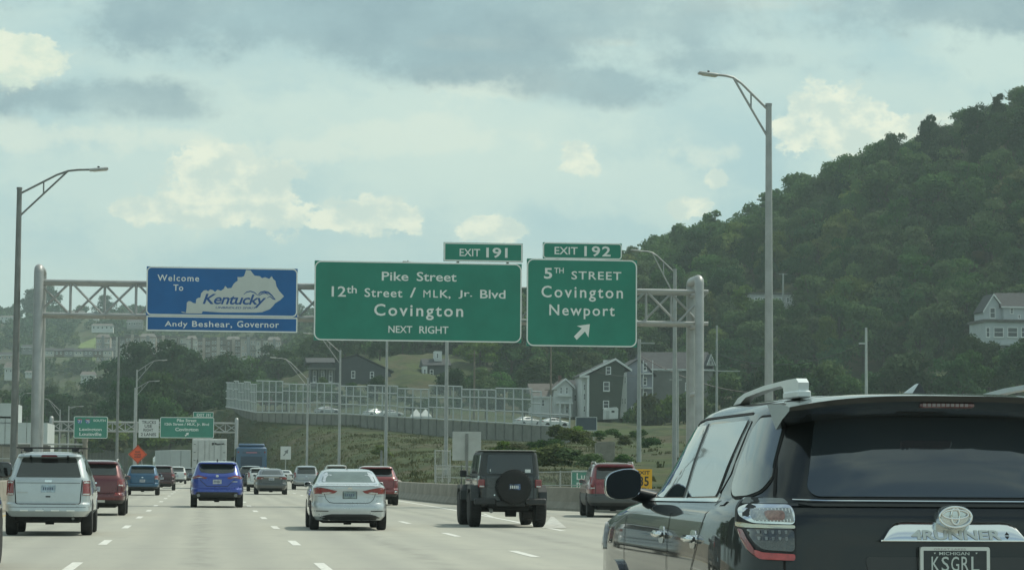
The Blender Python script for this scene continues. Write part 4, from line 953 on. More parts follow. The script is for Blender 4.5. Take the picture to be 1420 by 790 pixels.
for k in range(9):
    rg = np.random.default_rng(100+k); Hh = rg.uniform(10.5, 13.5); R_ = rg.uniform(4.6, 6.0)
    V_ = crown_arrays(13+k % 5, 3400, R_, Hh*.82, Hh*.18, .27, rg)
    VAR.append((trunk_mesh('trunk', Hh, .28, rg), [quads_mesh('crown', V_, mm) for mm in (LEAF, LEAFD, LEAFL)], V_))
def tree(pos, var, shade_, label, group=None, sc=1.0, rz=0.0, scz=None, cat='tree', name='tree'):
    r = bpy.data.objects.new(name, None); C.objects.link(r); r.location = pos; r.rotation_euler = (0, 0, rz); r.scale = (sc, sc, scz or sc); r.empty_display_size = 1
    tag(r, label, cat, group)
    t = bpy.data.objects.new('trunk', VAR[var][0]); C.objects.link(t); t.parent = r
    c = bpy.data.objects.new('crown', VAR[var][1][shade_]); C.objects.link(c); c.parent = r
    return r
rt = random.Random(21); extra = []
G1 = 'broadleaf trees covering the wooded hill on the right'
cand = []
# hill: rows 4..6.9, columns from px 560 rightwards
v = 4.02
while v < 7.0:
    u = pxu(540)+rt.uniform(0, .1)
    while u < 16.4:
        p_ = SH(u+rt.uniform(-.05, .05), v+rt.uniform(-.06, .06)); cand.append((p_, u, v))
        i = min(int(v), 7); wcol = (Vector(GRID[i, min(int(u)+1, 17)])-Vector(GRID[i, int(u)])).length; u += 8.6/max(wcol, 5)*rt.uniform(.85, 1.15)
    i = int(v); h_ = (Vector(GRID[i+1, 12])-Vector(GRID[i, 12])).length; v += 9.5/max(h_, 10)
CI = CR.transposed()
def pix(p):
    q = CI @ (p-Vector((0, 0, CAMH))); return 710+F*q.x/-q.z, 395-F*q.y/-q.z
ks = []
for (p_, u, v) in cand:
    X_, Y_ = pix(p_)
    if 1035 < X_ < 1120 and 425 < Y_ < 462 and p_.y < 580: continue     # clearing round the pale building
    if 1350 < X_ < 1440 and p_.y < 484: continue  # keep the white house in view
    if X_ > 1475 or X_ < 540: continue
    if X_ < 640 and Y_ > 488 and p_.y < 640: continue
    ks.append((p_, u, v, X_, Y_))
ks.sort(key=lambda t: t[0].y)
print('hill tree candidates', len(ks))
vis = [k for k in ks if k[2] < 6.35]; back = [k for k in ks if k[2] >= 6.35]
# skyline trees and the nearest ones are individuals
sel = vis[:215]; rest = vis[215:]+back
for i, (p_, u, v, X_, Y_) in enumerate(sel):
    zx = 0 if X_ < 860 else 1 if X_ < 940 else 2 if X_ < 1060 else 3 if X_ < 1195 else 4 if X_ < 1330 else 5
    zy = 0 if p_.y < 545 else 1 if p_.y < 620 else 2
    lb_ = ('low on the hill', 'halfway up the hill', 'high on the hill')[zy]+' '+('behind the green signs', 'behind the right gantry post', 'just left of the tallest lamp', 'right of the tallest lamp', 'above the slim white pole', 'at the right edge near the white house')[zx]
    tree(p_-Vector((0, 0, .6)), rt.randrange(9), rt.choices((0, 1, 2), (6, 3, 1 if Y_ > 260 else .2))[0], 'broadleaf tree '+lb_, 'trees '+lb_, rt.choice((.7, .85, .95, 1.05, 1.2, 1.35)), rt.uniform(0, 6.28), rt.uniform(.85, 1.2))
arr = []
for (p_, u, v, X_, Y_) in rest:
    V_ = VAR[rt.randrange(9)][2]; kk = rt.uniform(0, 6.28); s_ = rt.uniform(.75, 1.1); c_, sn = math.cos(kk)*s_, math.sin(kk)*s_
    nq = len(V_)//4; keep = np.random.default_rng(int(abs(p_.x)*7)).choice(nq, 1900, replace=False); W = V_.reshape(-1, 4, 3)[keep]; cen = W.mean(1, keepdims=True); W = (cen+(W-cen)*1.25).reshape(-1, 3)
    arr.append(np.stack([W[:, 0]*c_-W[:, 1]*sn+p_.x, W[:, 0]*sn+W[:, 1]*c_+p_.y, W[:, 2]*s_+p_.z-.6], 1))
if arr:
    o = bpy.data.objects.new('woodland', quads_mesh('woodland', np.concatenate(arr), LEAF)); C.objects.link(o); tag(o, 'upper wood behind the first trees of the right-hand hill', None, None, 'stuff')
# nearer trees: (px, py base, Y, shade, scale, label)
NT_ = []
def row_trees(n, fx, fy, fY, shades, sc, lb, group):
    for k in range(n):
        x = fx[0]+(fx[1]-fx[0])*((k+.5)/n)+rt.uniform(-6, 6); y = rt.uniform(*fy); Y = rt.uniform(*fY)
        tree(at(x, y, Y), rt.randrange(9), rt.choice(shades), lb, group, rt.uniform(*sc), rt.uniform(0, 6.28))
row_trees(20, (168, 335), (596, 634), (470, 560), (1, 1, 1, 0), (.75, .98), 'dark tree in the clump beyond the far gantry', 'dark trees in the clump beyond the far gantry')
row_trees(16, (158, 345), (575, 600), (600, 700), (1, 1, 0), (1.2, 1.55), 'tall dark tree at the back of the clump beyond the far gantry', 'tall dark trees at the back of the clump')
row_trees(14, (60, 165), (600, 625), (560, 680), (1, 1, 0), (.7, .95), 'dark tree behind the Lexington sign', 'dark trees behind the Lexington sign')
row_trees(12, (-20, 70), (590, 615), (560, 680), (1, 0), (.7, 1.0), 'tree behind the clad building at the far left', 'trees behind the clad building')
row_trees(14, (360, 560), (545, 560), (640, 760), (1, 1, 0), (.9, 1.25), 'dark tree on the slope behind the dark grey house', 'dark trees behind the dark grey house')
row_trees(8, (620, 740), (566, 572), (475, 520), (1, 0), (.6, .8), 'tree behind the screen left of the white house', 'trees behind the screen left of the white house')
row_trees(6, (730, 830), (560, 566), (480, 520), (1, 0), (.7, .9), 'tree behind the roofs of the white and green houses', 'trees behind the roofs of the white and green houses')
row_trees(14, (985, 1340), (590, 605), (385, 440), (1, 0, 1), (.72, 1.0), 'tree at the foot of the hill behind the black SUV', 'trees at the foot of the hill behind the black SUV')
row_trees(11, (1335, 1445), (545, 566), (400, 450), (0, 1), (.7, .85), 'tree in front of the white house at the right edge', 'trees in front of the white house')
for (x, y, Y, sh, sc, lb) in [(63, 446, 1660, 1, 2.2, 'large dark ridge tree seen between gantry post and first diagonal'), (44, 447, 1670, 1, 1.7, 'dark ridge tree just left of the left gantry post'), (144, 446, 1650, 1, 1.4, 'dark rounded ridge tree in the middle of the open truss'), (876, 378, 700, 0, .6, 'small tree at the low end of the hill skyline above the gantry')]:
    tree(at(x, y, Y), rt.randrange(9), sh, lb, None, sc, 1.0)
# far woods on the left slope: one mass
arr = []; rg = np.random.default_rng(5)
def lowcrown(rg): 
    return crown_arrays(7, 260, 5.5, 9, 1, .75, rg)
LV = [lowcrown(rg) for _ in range(6)]
def far_mass(name, lb, n, upx, vr, mt, sc=(.8, 1.25), avoid=()):
    arr = []
    for k in range(n):
        x = rt.uniform(*upx); vv = rt.uniform(*vr); p_ = SH(pxu(x), vv); X_, Y_ = pix(p_)
        if any(a0 < X_ < a1 and b0 < Y_ < b1 for a0, a1, b0, b1 in avoid): continue
        s_ = rt.uniform(*sc); W = LV[rt.randrange(6)]*s_; arr.append(W+np.array([p_.x, p_.y, p_.z-.8]))
    if arr: o = bpy.data.objects.new(name, quads_mesh(name, np.concatenate(arr), mt)); C.objects.link(o); tag(o, lb, None, None, 'stuff')
AV = [(106, 140, 462, 490), (128, 398, 484, 548), (56, 162, 489, 519), (0, 30, 490, 512), (112, 134, 528, 548)]
far_mass('woodland', 'mixed green trees over the far slope on the left', 560, (-200, 470), (5.2, 7.0), LEAF, (.6, 1.1), AV)
far_mass('woodland', 'lighter yellow-green trees scattered over the far slope', 560, (-200, 470), (4.4, 6.7), LEAFL, (.4, .85), AV)
far_mass('woodland', 'dark trees along the far ridge and hollows', 260, (-200, 900), (6.2, 7.2), LEAFD, (.9, 1.4), AV)
row_trees(16, (345, 560), (563, 570), (462, 490), (1, 0), (.28, .46), 'small dark tree just behind the screen', 'small dark trees just behind the screen')
row_trees(10, (560, 735), (572, 580), (420, 450), (1, 0, 0), (.22, .38), 'bushy young tree behind the right half of the screen', 'young trees behind the right half of the screen')
row_trees(12, (415, 620), (500, 508), (600, 680), (1, 1, 0), (.5, .75), 'dark tree on the rise beneath the Pike Street sign', 'dark trees on the rise beneath the Pike Street sign')
row_trees(14, (-2600, -560), (660, 700), (60, 110), (1, 0), (.8, 1.1), 'unseen tree added for reflections beyond the opposite carriageway', 'unseen trees added for reflections beyond the opposite carriageway')  # out-of-view trees added to darken the reflections in the near SUV's flank
# shrubs on the bank
def bush_arr(p, r, h, rg, n=420, size=.13): 
    V_ = crown_arrays(6, n, r, h, 0.0, size, rg); return V_+np.array([p.x, p.y, p.z-.15])
bs = [(690, 640, 150), (712, 644, 146)] + [(700, 628, 178), (722, 632, 176), (746, 626, 180), (770, 620, 186), (795, 612, 192), (812, 606, 198), (830, 604, 205), (850, 602, 210), (735, 640, 160), (760, 640, 158), (790, 640, 156), (818, 648, 150), (530, 628, 250), (865, 612, 214), (885, 606, 220), (905, 616, 230), (800, 600, 230), (775, 604, 230), (865, 640, 170)]
TUFW = leaf_mat('weedy_green', (.055, .085, .035), (.085, .10, .045), .3); shrubm = []
for i in range(4):
    rg = np.random.default_rng(40+i); shrubm.append(quads_mesh('shrub', crown_arrays(7, 1300, 1.7, 2.1, -.1, .12, rg), (LEAF, LEAF, LEAFL, TUFW)[i]))
for i, (x, y, Y) in enumerate(bs):
    o = bpy.data.objects.new('shrub', shrubm[i % 4]); C.objects.link(o); o.location = at(x, y+4, Y); s_ = rt.uniform(.28, .62); o.scale = (s_*1.9, s_*1.3, s_); o.rotation_euler = (0, 0, rt.uniform(0, 6))
    tag(o, 'leafy shrub on the weedy bank above the ramp' if i != 14 else 'lone dark shrub in the grass below the middle of the noise wall', 'shrub', 'shrubs on the weedy bank above the ramp' if i != 14 else None)
for i in range(16):
    o = bpy.data.objects.new('shrub', shrubm[i % 4]); C.objects.link(o); x = 125+i*11+rt.uniform(-4, 4); o.location = at(x, 622+rt.uniform(-3, 6)-(x-125)*.06, 440+rt.uniform(-20, 20)); s_ = rt.uniform(1.3, 2.0); o.scale = (s_*1.4, s_*1.3, s_); o.rotation_euler = (0, 0, rt.uniform(0, 6))
    tag(o, 'shrub above the ribbed retaining wall near the orange sign', 'shrub', 'shrubs above the ribbed retaining wall')
for i in range(12):
    o = bpy.data.objects.new('shrub', shrubm[(i+1) % 4]); C.objects.link(o); x = 880+i*9; o.location = at(x, 586+rt.uniform(-3, 14), 430-8*(i % 3)); s_ = rt.uniform(1.2, 2.0); o.scale = (s_, s_, s_*1.3); o.rotation_euler = (0, 0, i)
    tag(o, 'shrub at the foot of the big grey house', 'shrub', 'shrubs at the foot of the grey houses')
# rough grass tufts on the bank
T_ = []
rg = np.random.default_rng(9)
def tufts(n, upx, vr, s0, s1):
    out_ = []
    for k in range(n):
        p_ = SH(pxu(rt.uniform(*upx)), rt.uniform(*vr)); s_ = rt.uniform(s0, s1); nb_ = 7
        p_.z += .5*vnoise(p_.x*.6, p_.y*.4)
        for j in range(nb_):
            a = rt.uniform(0, 6.28); dx, dy = math.cos(a)*s_*.5, math.sin(a)*s_*.5; ox_, oy_ = rt.uniform(-.5, .5), rt.uniform(-.5, .5); wx, wy = -math.sin(a)*s_*.3, math.cos(a)*s_*.3
            out_ += [(p_.x+ox_-wx, p_.y+oy_-wy, p_.z-.1), (p_.x+ox_+wx, p_.y+oy_+wy, p_.z-.1), (p_.x+ox_+dx+wx*.5, p_.y+oy_+dy+wy*.5, p_.z+s_*.8), (p_.x+ox_+dx-wx*.5, p_.y+oy_+dy-wy*.5, p_.z+s_*.8)]
    return np.array(out_)
TUFT = leaf_mat('bank_grass', (.080, .104, .040), (.10, .106, .052), 0)
TUFD = leaf_mat('bank_weeds', (.045, .065, .028), (.075, .085, .035), 0)
o = bpy.data.objects.new('grass', quads_mesh('grass', tufts(6000, (310, 860), (.05, 1.0), .07, .20), TUFT)); C.objects.link(o); tag(o, 'rough grass over the bank below the noise wall', None, None, 'stuff')
o = bpy.data.objects.new('weeds', quads_mesh('weeds', tufts(500, (310, 1000), (.02, 1.2), .15, .4), TUFD)); C.objects.link(o); tag(o, 'darker weeds over the bank', None, None, 'stuff')
# ------------------------------------------------------------------ vehicles
def densify(poly, step=.06, r=.03):
    n = len(poly); out = []
    P_ = [Vector(p) for p in poly]
    for i in range(n):
        a, b, c = P_[i-1], P_[i], P_[(i+1) % n]; ra = min(r, (a-b).length*.45, (c-b).length*.45)
        p0 = b+(a-b).normalized()*ra; p2 = b+(c-b).normalized()*ra
        for t in (0, .33, .67, 1): out.append(p0*(1-t)**2+b*2*t*(1-t)+p2*t*t)
    res = []; m_ = len(out)
    for i in range(m_):
        a, b = out[i], out[(i+1) % m_]; k = max(1, int((b-a).length/step))
        for j in range(k): res.append(a.lerp(b, j/k))
    return res
class Car:
    def __init__(s, name, label, cat, loc, yaw, prof, n, mt, scale=1.0, group=None):
        s.root = thing(name, label, cat, (loc[0], loc[1], 0), -yaw, group); s.root.scale = (scale,)*3
        s.P = np.array(prof, float); s.n = n; s.mt = mt
        s.M = Matrix.Translation((loc[0], loc[1], 0)) @ Matrix.Rotation(-yaw, 4, 'Z') @ Matrix.Scale(scale, 4); s.MI = s.M.inverted()
    def wz(s, z): return float(np.interp(z, s.P[:, 0], s.P[:, 1]))
    def nz(s, z): return float(np.interp(z, s.P[:, 0], s.P[:, 4])) if s.P.shape[1] > 4 else s.n
    def yr(s, z): return float(np.interp(z, s.P[:, 0], s.P[:, 2]))
    def yf(s, z): return float(np.interp(z, s.P[:, 0], s.P[:, 3]))
    def R(s, x, z, off=0):
        w_ = s.wz(z); q = min(abs(x)/w_, .955); n = s.nz(z); t = (1-(1-q**n)**(1/n))/2; yr_ = s.yr(z); return Vector((x, yr_+t*(s.yf(z)-yr_)-off, z))
    def Fp(s, x, z, off=0):
        w_ = s.wz(z); q = min(abs(x)/w_, .955); t = 1-(1-(1-q**s.n)**(1/s.n))/2; yr_ = s.yr(z); return Vector((x, yr_+t*(s.yf(z)-yr_)+off, z))
    def S(s, y, z, off=0, side=-1):
        yr_, yf_ = s.yr(z), s.yf(z); t = min(max((y-yr_)/(yf_-yr_), .004), .996); n = s.nz(z); return Vector((side*(s.wz(z)*(1-abs(2*t-1)**n)**(1/n)+off), y, z))
    def loft(s, name, z0, z1, mt, off=0.0, levels=None, M=56):
        zs = [z for z in s.P[:, 0] if z0 < z < z1]; zs = [z0]+zs+[z1]; L = []
        for a, b in zip(zs[:-1], zs[1:]):
            k = max(1, int((b-a)/.05)); L += [a+(b-a)*j/k for j in range(k)]
        L.append(z1); vs_, fs_ = [], []
        for z in L:
            nn = s.nz(z); w_, a, b = s.wz(z)+off, s.yr(z)-off, s.yf(z)+off
            for k in range(M):
                th = 2*math.pi*(k+.5)/M; cx, sy = math.cos(th), math.sin(th)
                vs_.append((w_*math.copysign(abs(cx)**(2/nn), cx), a+(b-a)*(.5+.5*math.copysign(abs(sy)**(2/nn), sy)), z))
        for i in range(len(L)-1):
            for k in range(M): j = (k+1) % M; fs_.append((i*M+k, i*M+j, (i+1)*M+j, (i+1)*M+k))
        fs_.append(tuple(range(M-1, -1, -1))); fs_.append(tuple(range((len(L)-1)*M, len(L)*M)))
        return MB().add(vs_, fs_).build(name, mt, s.root, 32)
    def patch(s, name, poly, mt, face='R', off=.006, skirt=.03, r=.03, parent=None, side=-1, step=.06, bulge=0.0):
        """raised plate with rounded outline that follows the body surface; poly in (x,z) or (y,z)"""
        o = densify(poly, step, r); n = len(o); cx = sum((p for p in o), Vector((0, 0)))/n
        f = {'R': lambda a, b, q: s.R(a, b, q), 'F': lambda a, b, q: s.Fp(a, b, q), 'S': lambda a, b, q: s.S(a, b, q, side)}[face]
        vs_ = []; rings = [(1, off-skirt, 1), (1, off, 1), (.8, off+bulge*.5, 1), (.55, off+bulge*.9, 1), (.25, off+bulge, 1)]
        for sc_, of, _ in rings:
            for p in o: q = cx+(p-cx)*sc_; vs_.append(f(q.x, q.y, of))
        vs_.append(f(cx.x, cx.y, off+bulge)); m_ = len(rings); fs_ = []
        for i in range(m_-1):
            for k in range(n): j = (k+1) % n; fs_.append((i*n+k, i*n+j, (i+1)*n+j, (i+1)*n+k))
        for k in range(n): fs_.append(((m_-1)*n+k, (m_-1)*n+(k+1) % n, m_*n))
        return MB().add(vs_, fs_).build(name, mt, parent or s.root, 35)
    def both(s, name, poly, mt, **kw):
        a = s.patch(name, poly, mt, **kw); b = s.patch(name, [(-x, z) for x, z in poly], mt, **kw); return a, b
    def strip(s, name, pts, wd, mt, face='R', off=.004, side=-1, parent=None):
        """thin line following the surface"""
        f = {'R': lambda a, b: s.R(a, b, off), 'F': lambda a, b: s.Fp(a, b, off), 'S': lambda a, b: s.S(a, b, off, side)}[face]
        P_ = [Vector(p) for p in pts]; Q = []
        for a, b in zip(P_[:-1], P_[1:]):
            k = max(1, int((b-a).length/.06)); Q += [a.lerp(b, j/k) for j in range(k)]
        Q.append(P_[-1]); v1 = []; v2 = []
        for i, a in enumerate(Q):
            d = (Q[min(i+1, len(Q)-1)]-Q[max(i-1, 0)]).normalized(); nn = Vector((-d.y, d.x))*wd/2; v1.append(f(*(a+nn))); v2.append(f(*(a-nn)))
        k = len(Q); return MB().add(v1+v2, [(i, i+1, k+i+1, k+i) for i in range(k-1)]).build(name, mt, parent or s.root)
    def wheels(s, r, wd, ys, inset=.0, rim=True, arch=True, arc=.07, archmat=None, x=None):
        for y in ys:
            for sd in (-1, 1):
                xo = x if x else s.wz(max(s.P[0, 0]+.12, .5))-inset
                c = Vector((sd*xo, y, r)); q = [(-wd, r*.70), (-wd, r*.93), (-wd+.025, r*.985), (-wd+.05, r), (-.05, r), (-.025, r*.985), (0, r*.93), (0, r*.70)]
                q = [(a*sd, b) for a, b in q]; tm = MB().lathe(q, (0, 0, 0), 'X', 32)
                for g_ in (.25, .5, .75): tm.lathe([(sd*(-wd*g_-.006), r*1.004), (sd*(-wd*g_+.006), r*1.004)], (0, 0, 0), 'X', 32)
                wh = tm.build('wheel', TYRE, s.root, 40); wh.location = c
                if rim:
                    rr = r*.70; m = MB(); m.lathe([(-sd*.10, rr), (-sd*.01, rr), (-sd*.012, rr*.93), (-sd*.06, rr*.86), (-sd*.08, rr*.3), (-sd*.03, rr*.22), (-sd*.03, .01)], (0, 0, 0), 'X', 24)
                    for k in range(5):
                        a = 2*math.pi*k/5; Mx = Matrix.Rotation(a, 4, 'X'); m.box(min(-sd*.05, -sd*.018), max(-sd*.05, -sd*.018), -.035, .035, .05, rr*.95, Mx)
                    m.build('rim', RIM, wh, 40)
                if arch:
                    ra = r+arc; poly = []
                    for k in range(0, 19):
                        a = rad(-20+220*k/18); zz = r+ra*math.sin(a); poly.append((y+ra*math.cos(a), max(zz, s.P[0, 0]+.01)))
                    s.patch('wheel_arch', poly, archmat or UNDER, 'S', .008, .02, .01, side=sd)
    def underbody(s, y0, y1, w_, z0, z1):
        m = MB(); m.bevbox(-w_, w_, y0, y1, z0, z1, .04); m.tube([(-w_-.1, y0+.75, z0+.12), (w_+.1, y0+.75, z0+.12)], .05, 8); m.lathe([(-.09, .13), (.09, .13)], (0, y0+.75, z0+.08), 'X', 12); return m.build('underbody', UNDER, s.root)
    def plate(s, cx, cz, w_=.30, h=.15, mt=PLATE, off=.012, txt=None, tm=None):
        p = s.R(cx, cz, off); m = MB().bevbox(cx-w_/2, cx+w_/2, p.y-.006, p.y+.02, cz-h/2, cz+h/2, .004).build('licence_plate', mt, s.root)
        l_ = MB(); put_text(l_, txt or '8K 2417', cx-w_*.38, cx+w_*.38, cz-h*.28, cz+h*.25, p.y-.009, bold=.02) if txt else None
        if txt: l_.build('plate_lettering', tm or mat('plate_navy', (.04, .06, .16), .5), m)
        else:
            for k in range(5): MB().box(cx-w_*.36+k*w_*.15, cx-w_*.27+k*w_*.15, p.y-.008, p.y-.0061, cz-h*.2, cz+h*.2).build('plate_mark', mat('plate_smudge', (.10, .13, .2), .6), m)
    def mirrors(s, y, z, mt, sx=.08, sz=.06, out=.07, sides=(-1, 1)):
        for sd in sides:
            b = s.S(y, z, 0, sd); c = b+Vector((sd*out, -.03, .02)); m = MB(); vs_ = []; fs_ = []; N1, N2 = 14, 9
            for i in range(N2):
                v = -math.pi/2+math.pi*i/(N2-1)
                for k in range(N1):
                    u = 2*math.pi*k/N1; e = .55; sg = lambda q: math.copysign(abs(q)**e, q)
                    vs_.append((c.x+sx*sg(math.cos(u))*abs(math.cos(v))**e, c.y+.09*math.sin(v) if v > 0 else c.y+.03*math.sin(v), c.z+sz*sg(math.sin(u))*abs(math.cos(v))**e))
            for i in range(N2-1):
                for k in range(N1): j = (k+1) % N1; fs_.append((i*N1+k, i*N1+j, (i+1)*N1+j, (i+1)*N1+k))
            m.add(vs_, fs_); m.tube([b+Vector((-sd*.03, 0, -.02)), c+Vector((-sd*sx*.5, .03, -.02))], [.035, .03], 8)
            h_ = m.build('wing_mirror', mt, s.root, 60)
            g_ = [(c.x+sx*.82*a, c.z+sz*.80*b_) for a, b_ in ((-1, -.6), (-.6, -1), (.6, -1), (1, -.6), (1, .6), (.6, 1), (-.6, 1), (-1, .6))]
            MB().prism(g_, c.y-.036, c.y-.028).build('mirror_glass', GLASS, h_)
    def rear_px(s, px, py, yl):
        """photo pixel -> local (x, z) on the plane local y = yl"""
        o_ = s.MI @ Vector((0, 0, CAMH)); d_ = (s.MI.to_3x3() @ ray(px, py)); t = (yl-o_.y)/d_.y; q = o_+d_*t; return (q.x, q.z)
    def side_px(s, px, py, xl):
        o_ = s.MI @ Vector((0, 0, CAMH)); d_ = (s.MI.to_3x3() @ ray(px, py)); t = (xl-o_.x)/d_.x; q = o_+d_*t; return (q.y, q.z)

def prof_suv(H=1.68, W=.93, L=4.6, lean=.34, zb=.34, belt=1.12):
    k = (H-belt)/(1.68-1.12); t = lambda z: belt+(z-1.12)*k
    return [(zb, W*.90, .10, L-.12), (zb+.08, W*.965, .03, L-.04), (.52, W*.995, 0, L), (.66, W, .02, L), (.70, W*.99, .09, L-.02), (.88, W*1.0, .10, L-.08), (.98, W*.99, .11, L-.35), (1.04, W*.975, .12, L-.85), (belt-.03, W*.955, .13, L-1.12),
            (belt+.03, W*.925, .16, L-1.28), (t(1.40), W*.84, .16+lean*.55, L-1.68), (t(1.56), W*.765, .16+lean*.9, L-2.0), (t(1.575), W*.755, .16+lean*.45, L-2.03), (t(1.62), W*.72, .16+lean*.5, L-2.2), (t(1.655), W*.62, .16+lean*1.1, L-2.4), (t(1.675), W*.44, .16+lean*2, L-2.7), (t(1.685), W*.2, .16+lean*3, L-3.0)]
def prof_sedan(H=1.43, W=.90, L=4.57, deck=1.04, zb=.27):
    k = (H-deck)/(1.43-1.04); t = lambda z: deck+(z-1.04)*k
    return [(zb, W*.90, .13, L-.16), (zb+.09, W*.975, .03, L-.05), (.50, W, 0, L), (.61, W*.998, .02, L), (.65, W*.99, .055, L-.02), (.83, W*.998, .07, L-.1), (.92, W*.985, .06, L-.5), (deck-.05, W*.96, .045, L-.9), (deck-.01, W*.93, .06, L-1.08), (deck+.012, W*.895, .16, L-1.12), (deck+.02, W*.88, .44, L-1.15), (t(1.11), W*.845, .66, L-1.38), (t(1.28), W*.745, 1.05, L-1.72), (t(1.36), W*.68, 1.28, L-1.98), (t(1.40), W*.58, 1.45, L-2.2), (t(1.422), W*.4, 1.7, L-2.4), (t(1.432), W*.18, 2.0, L-2.6)]
def common_front(c, belt, H, W, L, sedan=False):
    c.patch('windscreen', [(-W*.74, belt+.06), (W*.74, belt+.06), (W*.62, H-.10), (-W*.62, H-.10)], GLASS, 'F', .006)
    c.both('headlight', [(-W*.92, .66), (-W*.55, .64), (-W*.55, .76), (-W*.90, .84)], CLRL, face='F', off=.01)
    c.patch('grille', [(-W*.42, .45), (W*.42, .45), (W*.46, .74), (-W*.46, .74)], BLKP, 'F', .01)
def side_glass_suv(c, belt, H, L, mt=GLASS, sides=(-1, 1), th=.0):
    k = (H-belt)/.56; top = belt+.40*k; b = belt+.05
    for sd in sides:
        c.patch('side_window', [(L-2.28, b), (L-1.50, b), (L-1.62, b+.08), (L-1.98, top), (L-2.28, top+.02)], mt, 'S', .005, side=sd, r=.04)
        c.patch('side_window', [(L-3.22, b), (L-2.36, b), (L-2.36, top+.02), (L-3.18, top+.01)], mt, 'S', .005, side=sd, r=.04)
        c.patch('quarter_window', [(L-4.02, b+.12), (L-3.85, b+.02), (L-3.32, b), (L-3.28, top), (L-3.75, top-.03)], mt, 'S', .005, side=sd, r=.05)
        for y in (L-3.27, L-2.32, L-1.42): c.strip('door_seam', [(y, .42), (y, belt)], .012, SEAM, 'S', .003, side=sd)
def side_glass_sedan(c, deck, H, L, sides=(-1, 1)):
    b = deck+.03; top = H-.10
    for sd in sides:
        c.patch('side_window', [(L-2.25, b), (L-1.42, b), (L-1.62, b+.10), (L-2.0, top-.01), (L-2.25, top)], GLASS, 'S', .005, side=sd, r=.04)
        c.patch('side_window', [(L-3.42, b+.05), (L-3.2, b), (L-2.32, b), (L-2.32, top), (L-2.9, top-.02)], GLASS, 'S', .005, side=sd, r=.04)
        for y in (L-3.1, L-2.28, L-1.36): c.strip('door_seam', [(y, .35), (y, deck)], .012, SEAM, 'S', .003, side=sd)
        for y in (L-3.0, L-2.15):
            p = c.S(y, .88, .01, sd); MB().bevbox(p.x-.02, p.x+.02, y-.09, y+.09, .865, .895, .008).build('door_handle', c.mt, c.root)

# --- silver sedan (near, middle lane)
SILV = paint('silver', (.52, .56, .58), .45, .30)
gx = (gnd(425, 733).x+gnd(534, 734).x)/2
c = Car('sedan', 'silver four-door sedan with a trunk lip, in the lane just left of the black off-roader', 'car', (gx+.02, 59.4), rad(.3), prof_sedan(1.46, .905, 4.57, 1.06, .24), 7, SILV)
zE = lambda a, b: c.rear_px(400+a/7.9, 640+b/7.9, .06)
c.loft('body', .24, 1.452, SILV)
c.patch('rear_window', [(-.655, 1.13), (.655, 1.13), (.565, 1.365), (.50, 1.385), (-.50, 1.385), (-.565, 1.365)], GLASSL, 'R', .006, r=.05)
tl = [(-.855, 1.00), (-.74, 1.015), (-.55, .985), (-.29, .925), (-.36, .875), (-.52, .855), (-.84, .86)]
for l_ in c.both('taillight', tl, REDL, off=.012, r=.02):
    sg = -1 if l_.data.vertices[0].co.x < 0 else 1
    c.patch('reverse_lens', [(sg*.66, .885), (sg*.50, .90), (sg*.42, .885), (sg*.50, .862), (sg*.66, .862)], CLRL, 'R', .018, r=.01, parent=l_)
c.patch('trunk_lip', [(-.74, 1.045), (.74, 1.045), (.70, 1.085), (-.70, 1.085)], SILV, 'R', .03, .05)
c.strip('trunk_seam', [(-.60, .86), (-.56, .74), (-.48, .66), (-.38, .645), (.38, .645), (.48, .66), (.56, .74), (.60, .86)], .012, SEAM)
c.strip('bumper_seam', [(-.86, .80), (-.60, .80)], .006, SEAM); c.strip('bumper_seam', [(.86, .80), (.60, .80)], .006, SEAM)
for q in ([(-.86, .47), (-.50, .465), (-.50, .445), (-.86, .448)], [(.86, .47), (.50, .465), (.50, .445), (.86, .448)]): c.patch('reflector_slot', q, SEAM, 'R', .004, r=.008)
c.patch('diffuser', [(-.80, .245), (-.62, .35), (-.45, .385), (.45, .385), (.62, .35), (.80, .245)], BLKP, 'R', .012, r=.04)
c.plate(.0, .835, .31, .16, mat('plate_grey_green', (.28, .36, .36), .5, var=.5, vscale=12)); pl = c.R(0, .835, .008); MB().bevbox(-.17, .17, pl.y-.002, pl.y+.03, .745, .925, .005).build('plate_frame', BLKP, c.root)
c.patch('emblem', [(-.055, .975), (.055, .975), (.055, 1.01), (-.055, 1.01)], CHROME, 'R', .01, r=.02)
for x0, x1 in ((-.56, -.34), (.38, .52)): c.strip('badge', [(x0, .775), (x1, .775)], .018, ALU)
c.underbody(.35, 4.0, .66, .17, .32); c.wheels(.315, .215, (.93, 3.63), .0)
m = MB(); m.add([(-.012, 1.62, 1.43), (.012, 1.62, 1.43), (.004, 1.52, 1.525), (-.004, 1.52, 1.525), (-.012, 1.78, 1.44), (.012, 1.78, 1.44)], [(0, 1, 2, 3), (0, 3, 4), (1, 5, 2), (3, 2, 5, 4)]); m.build('shark_fin', BLKP, c.root)
side_glass_sedan(c, 1.06, 1.46, 4.57); c.mirrors(3.05, 1.05, SILV); common_front(c, 1.06, 1.44, .9, 4.57)
m = MB().tube([(-.48, .12, .27), (-.48, .3, .27)], .035, 10).build('exhaust', CHROME, c.root)

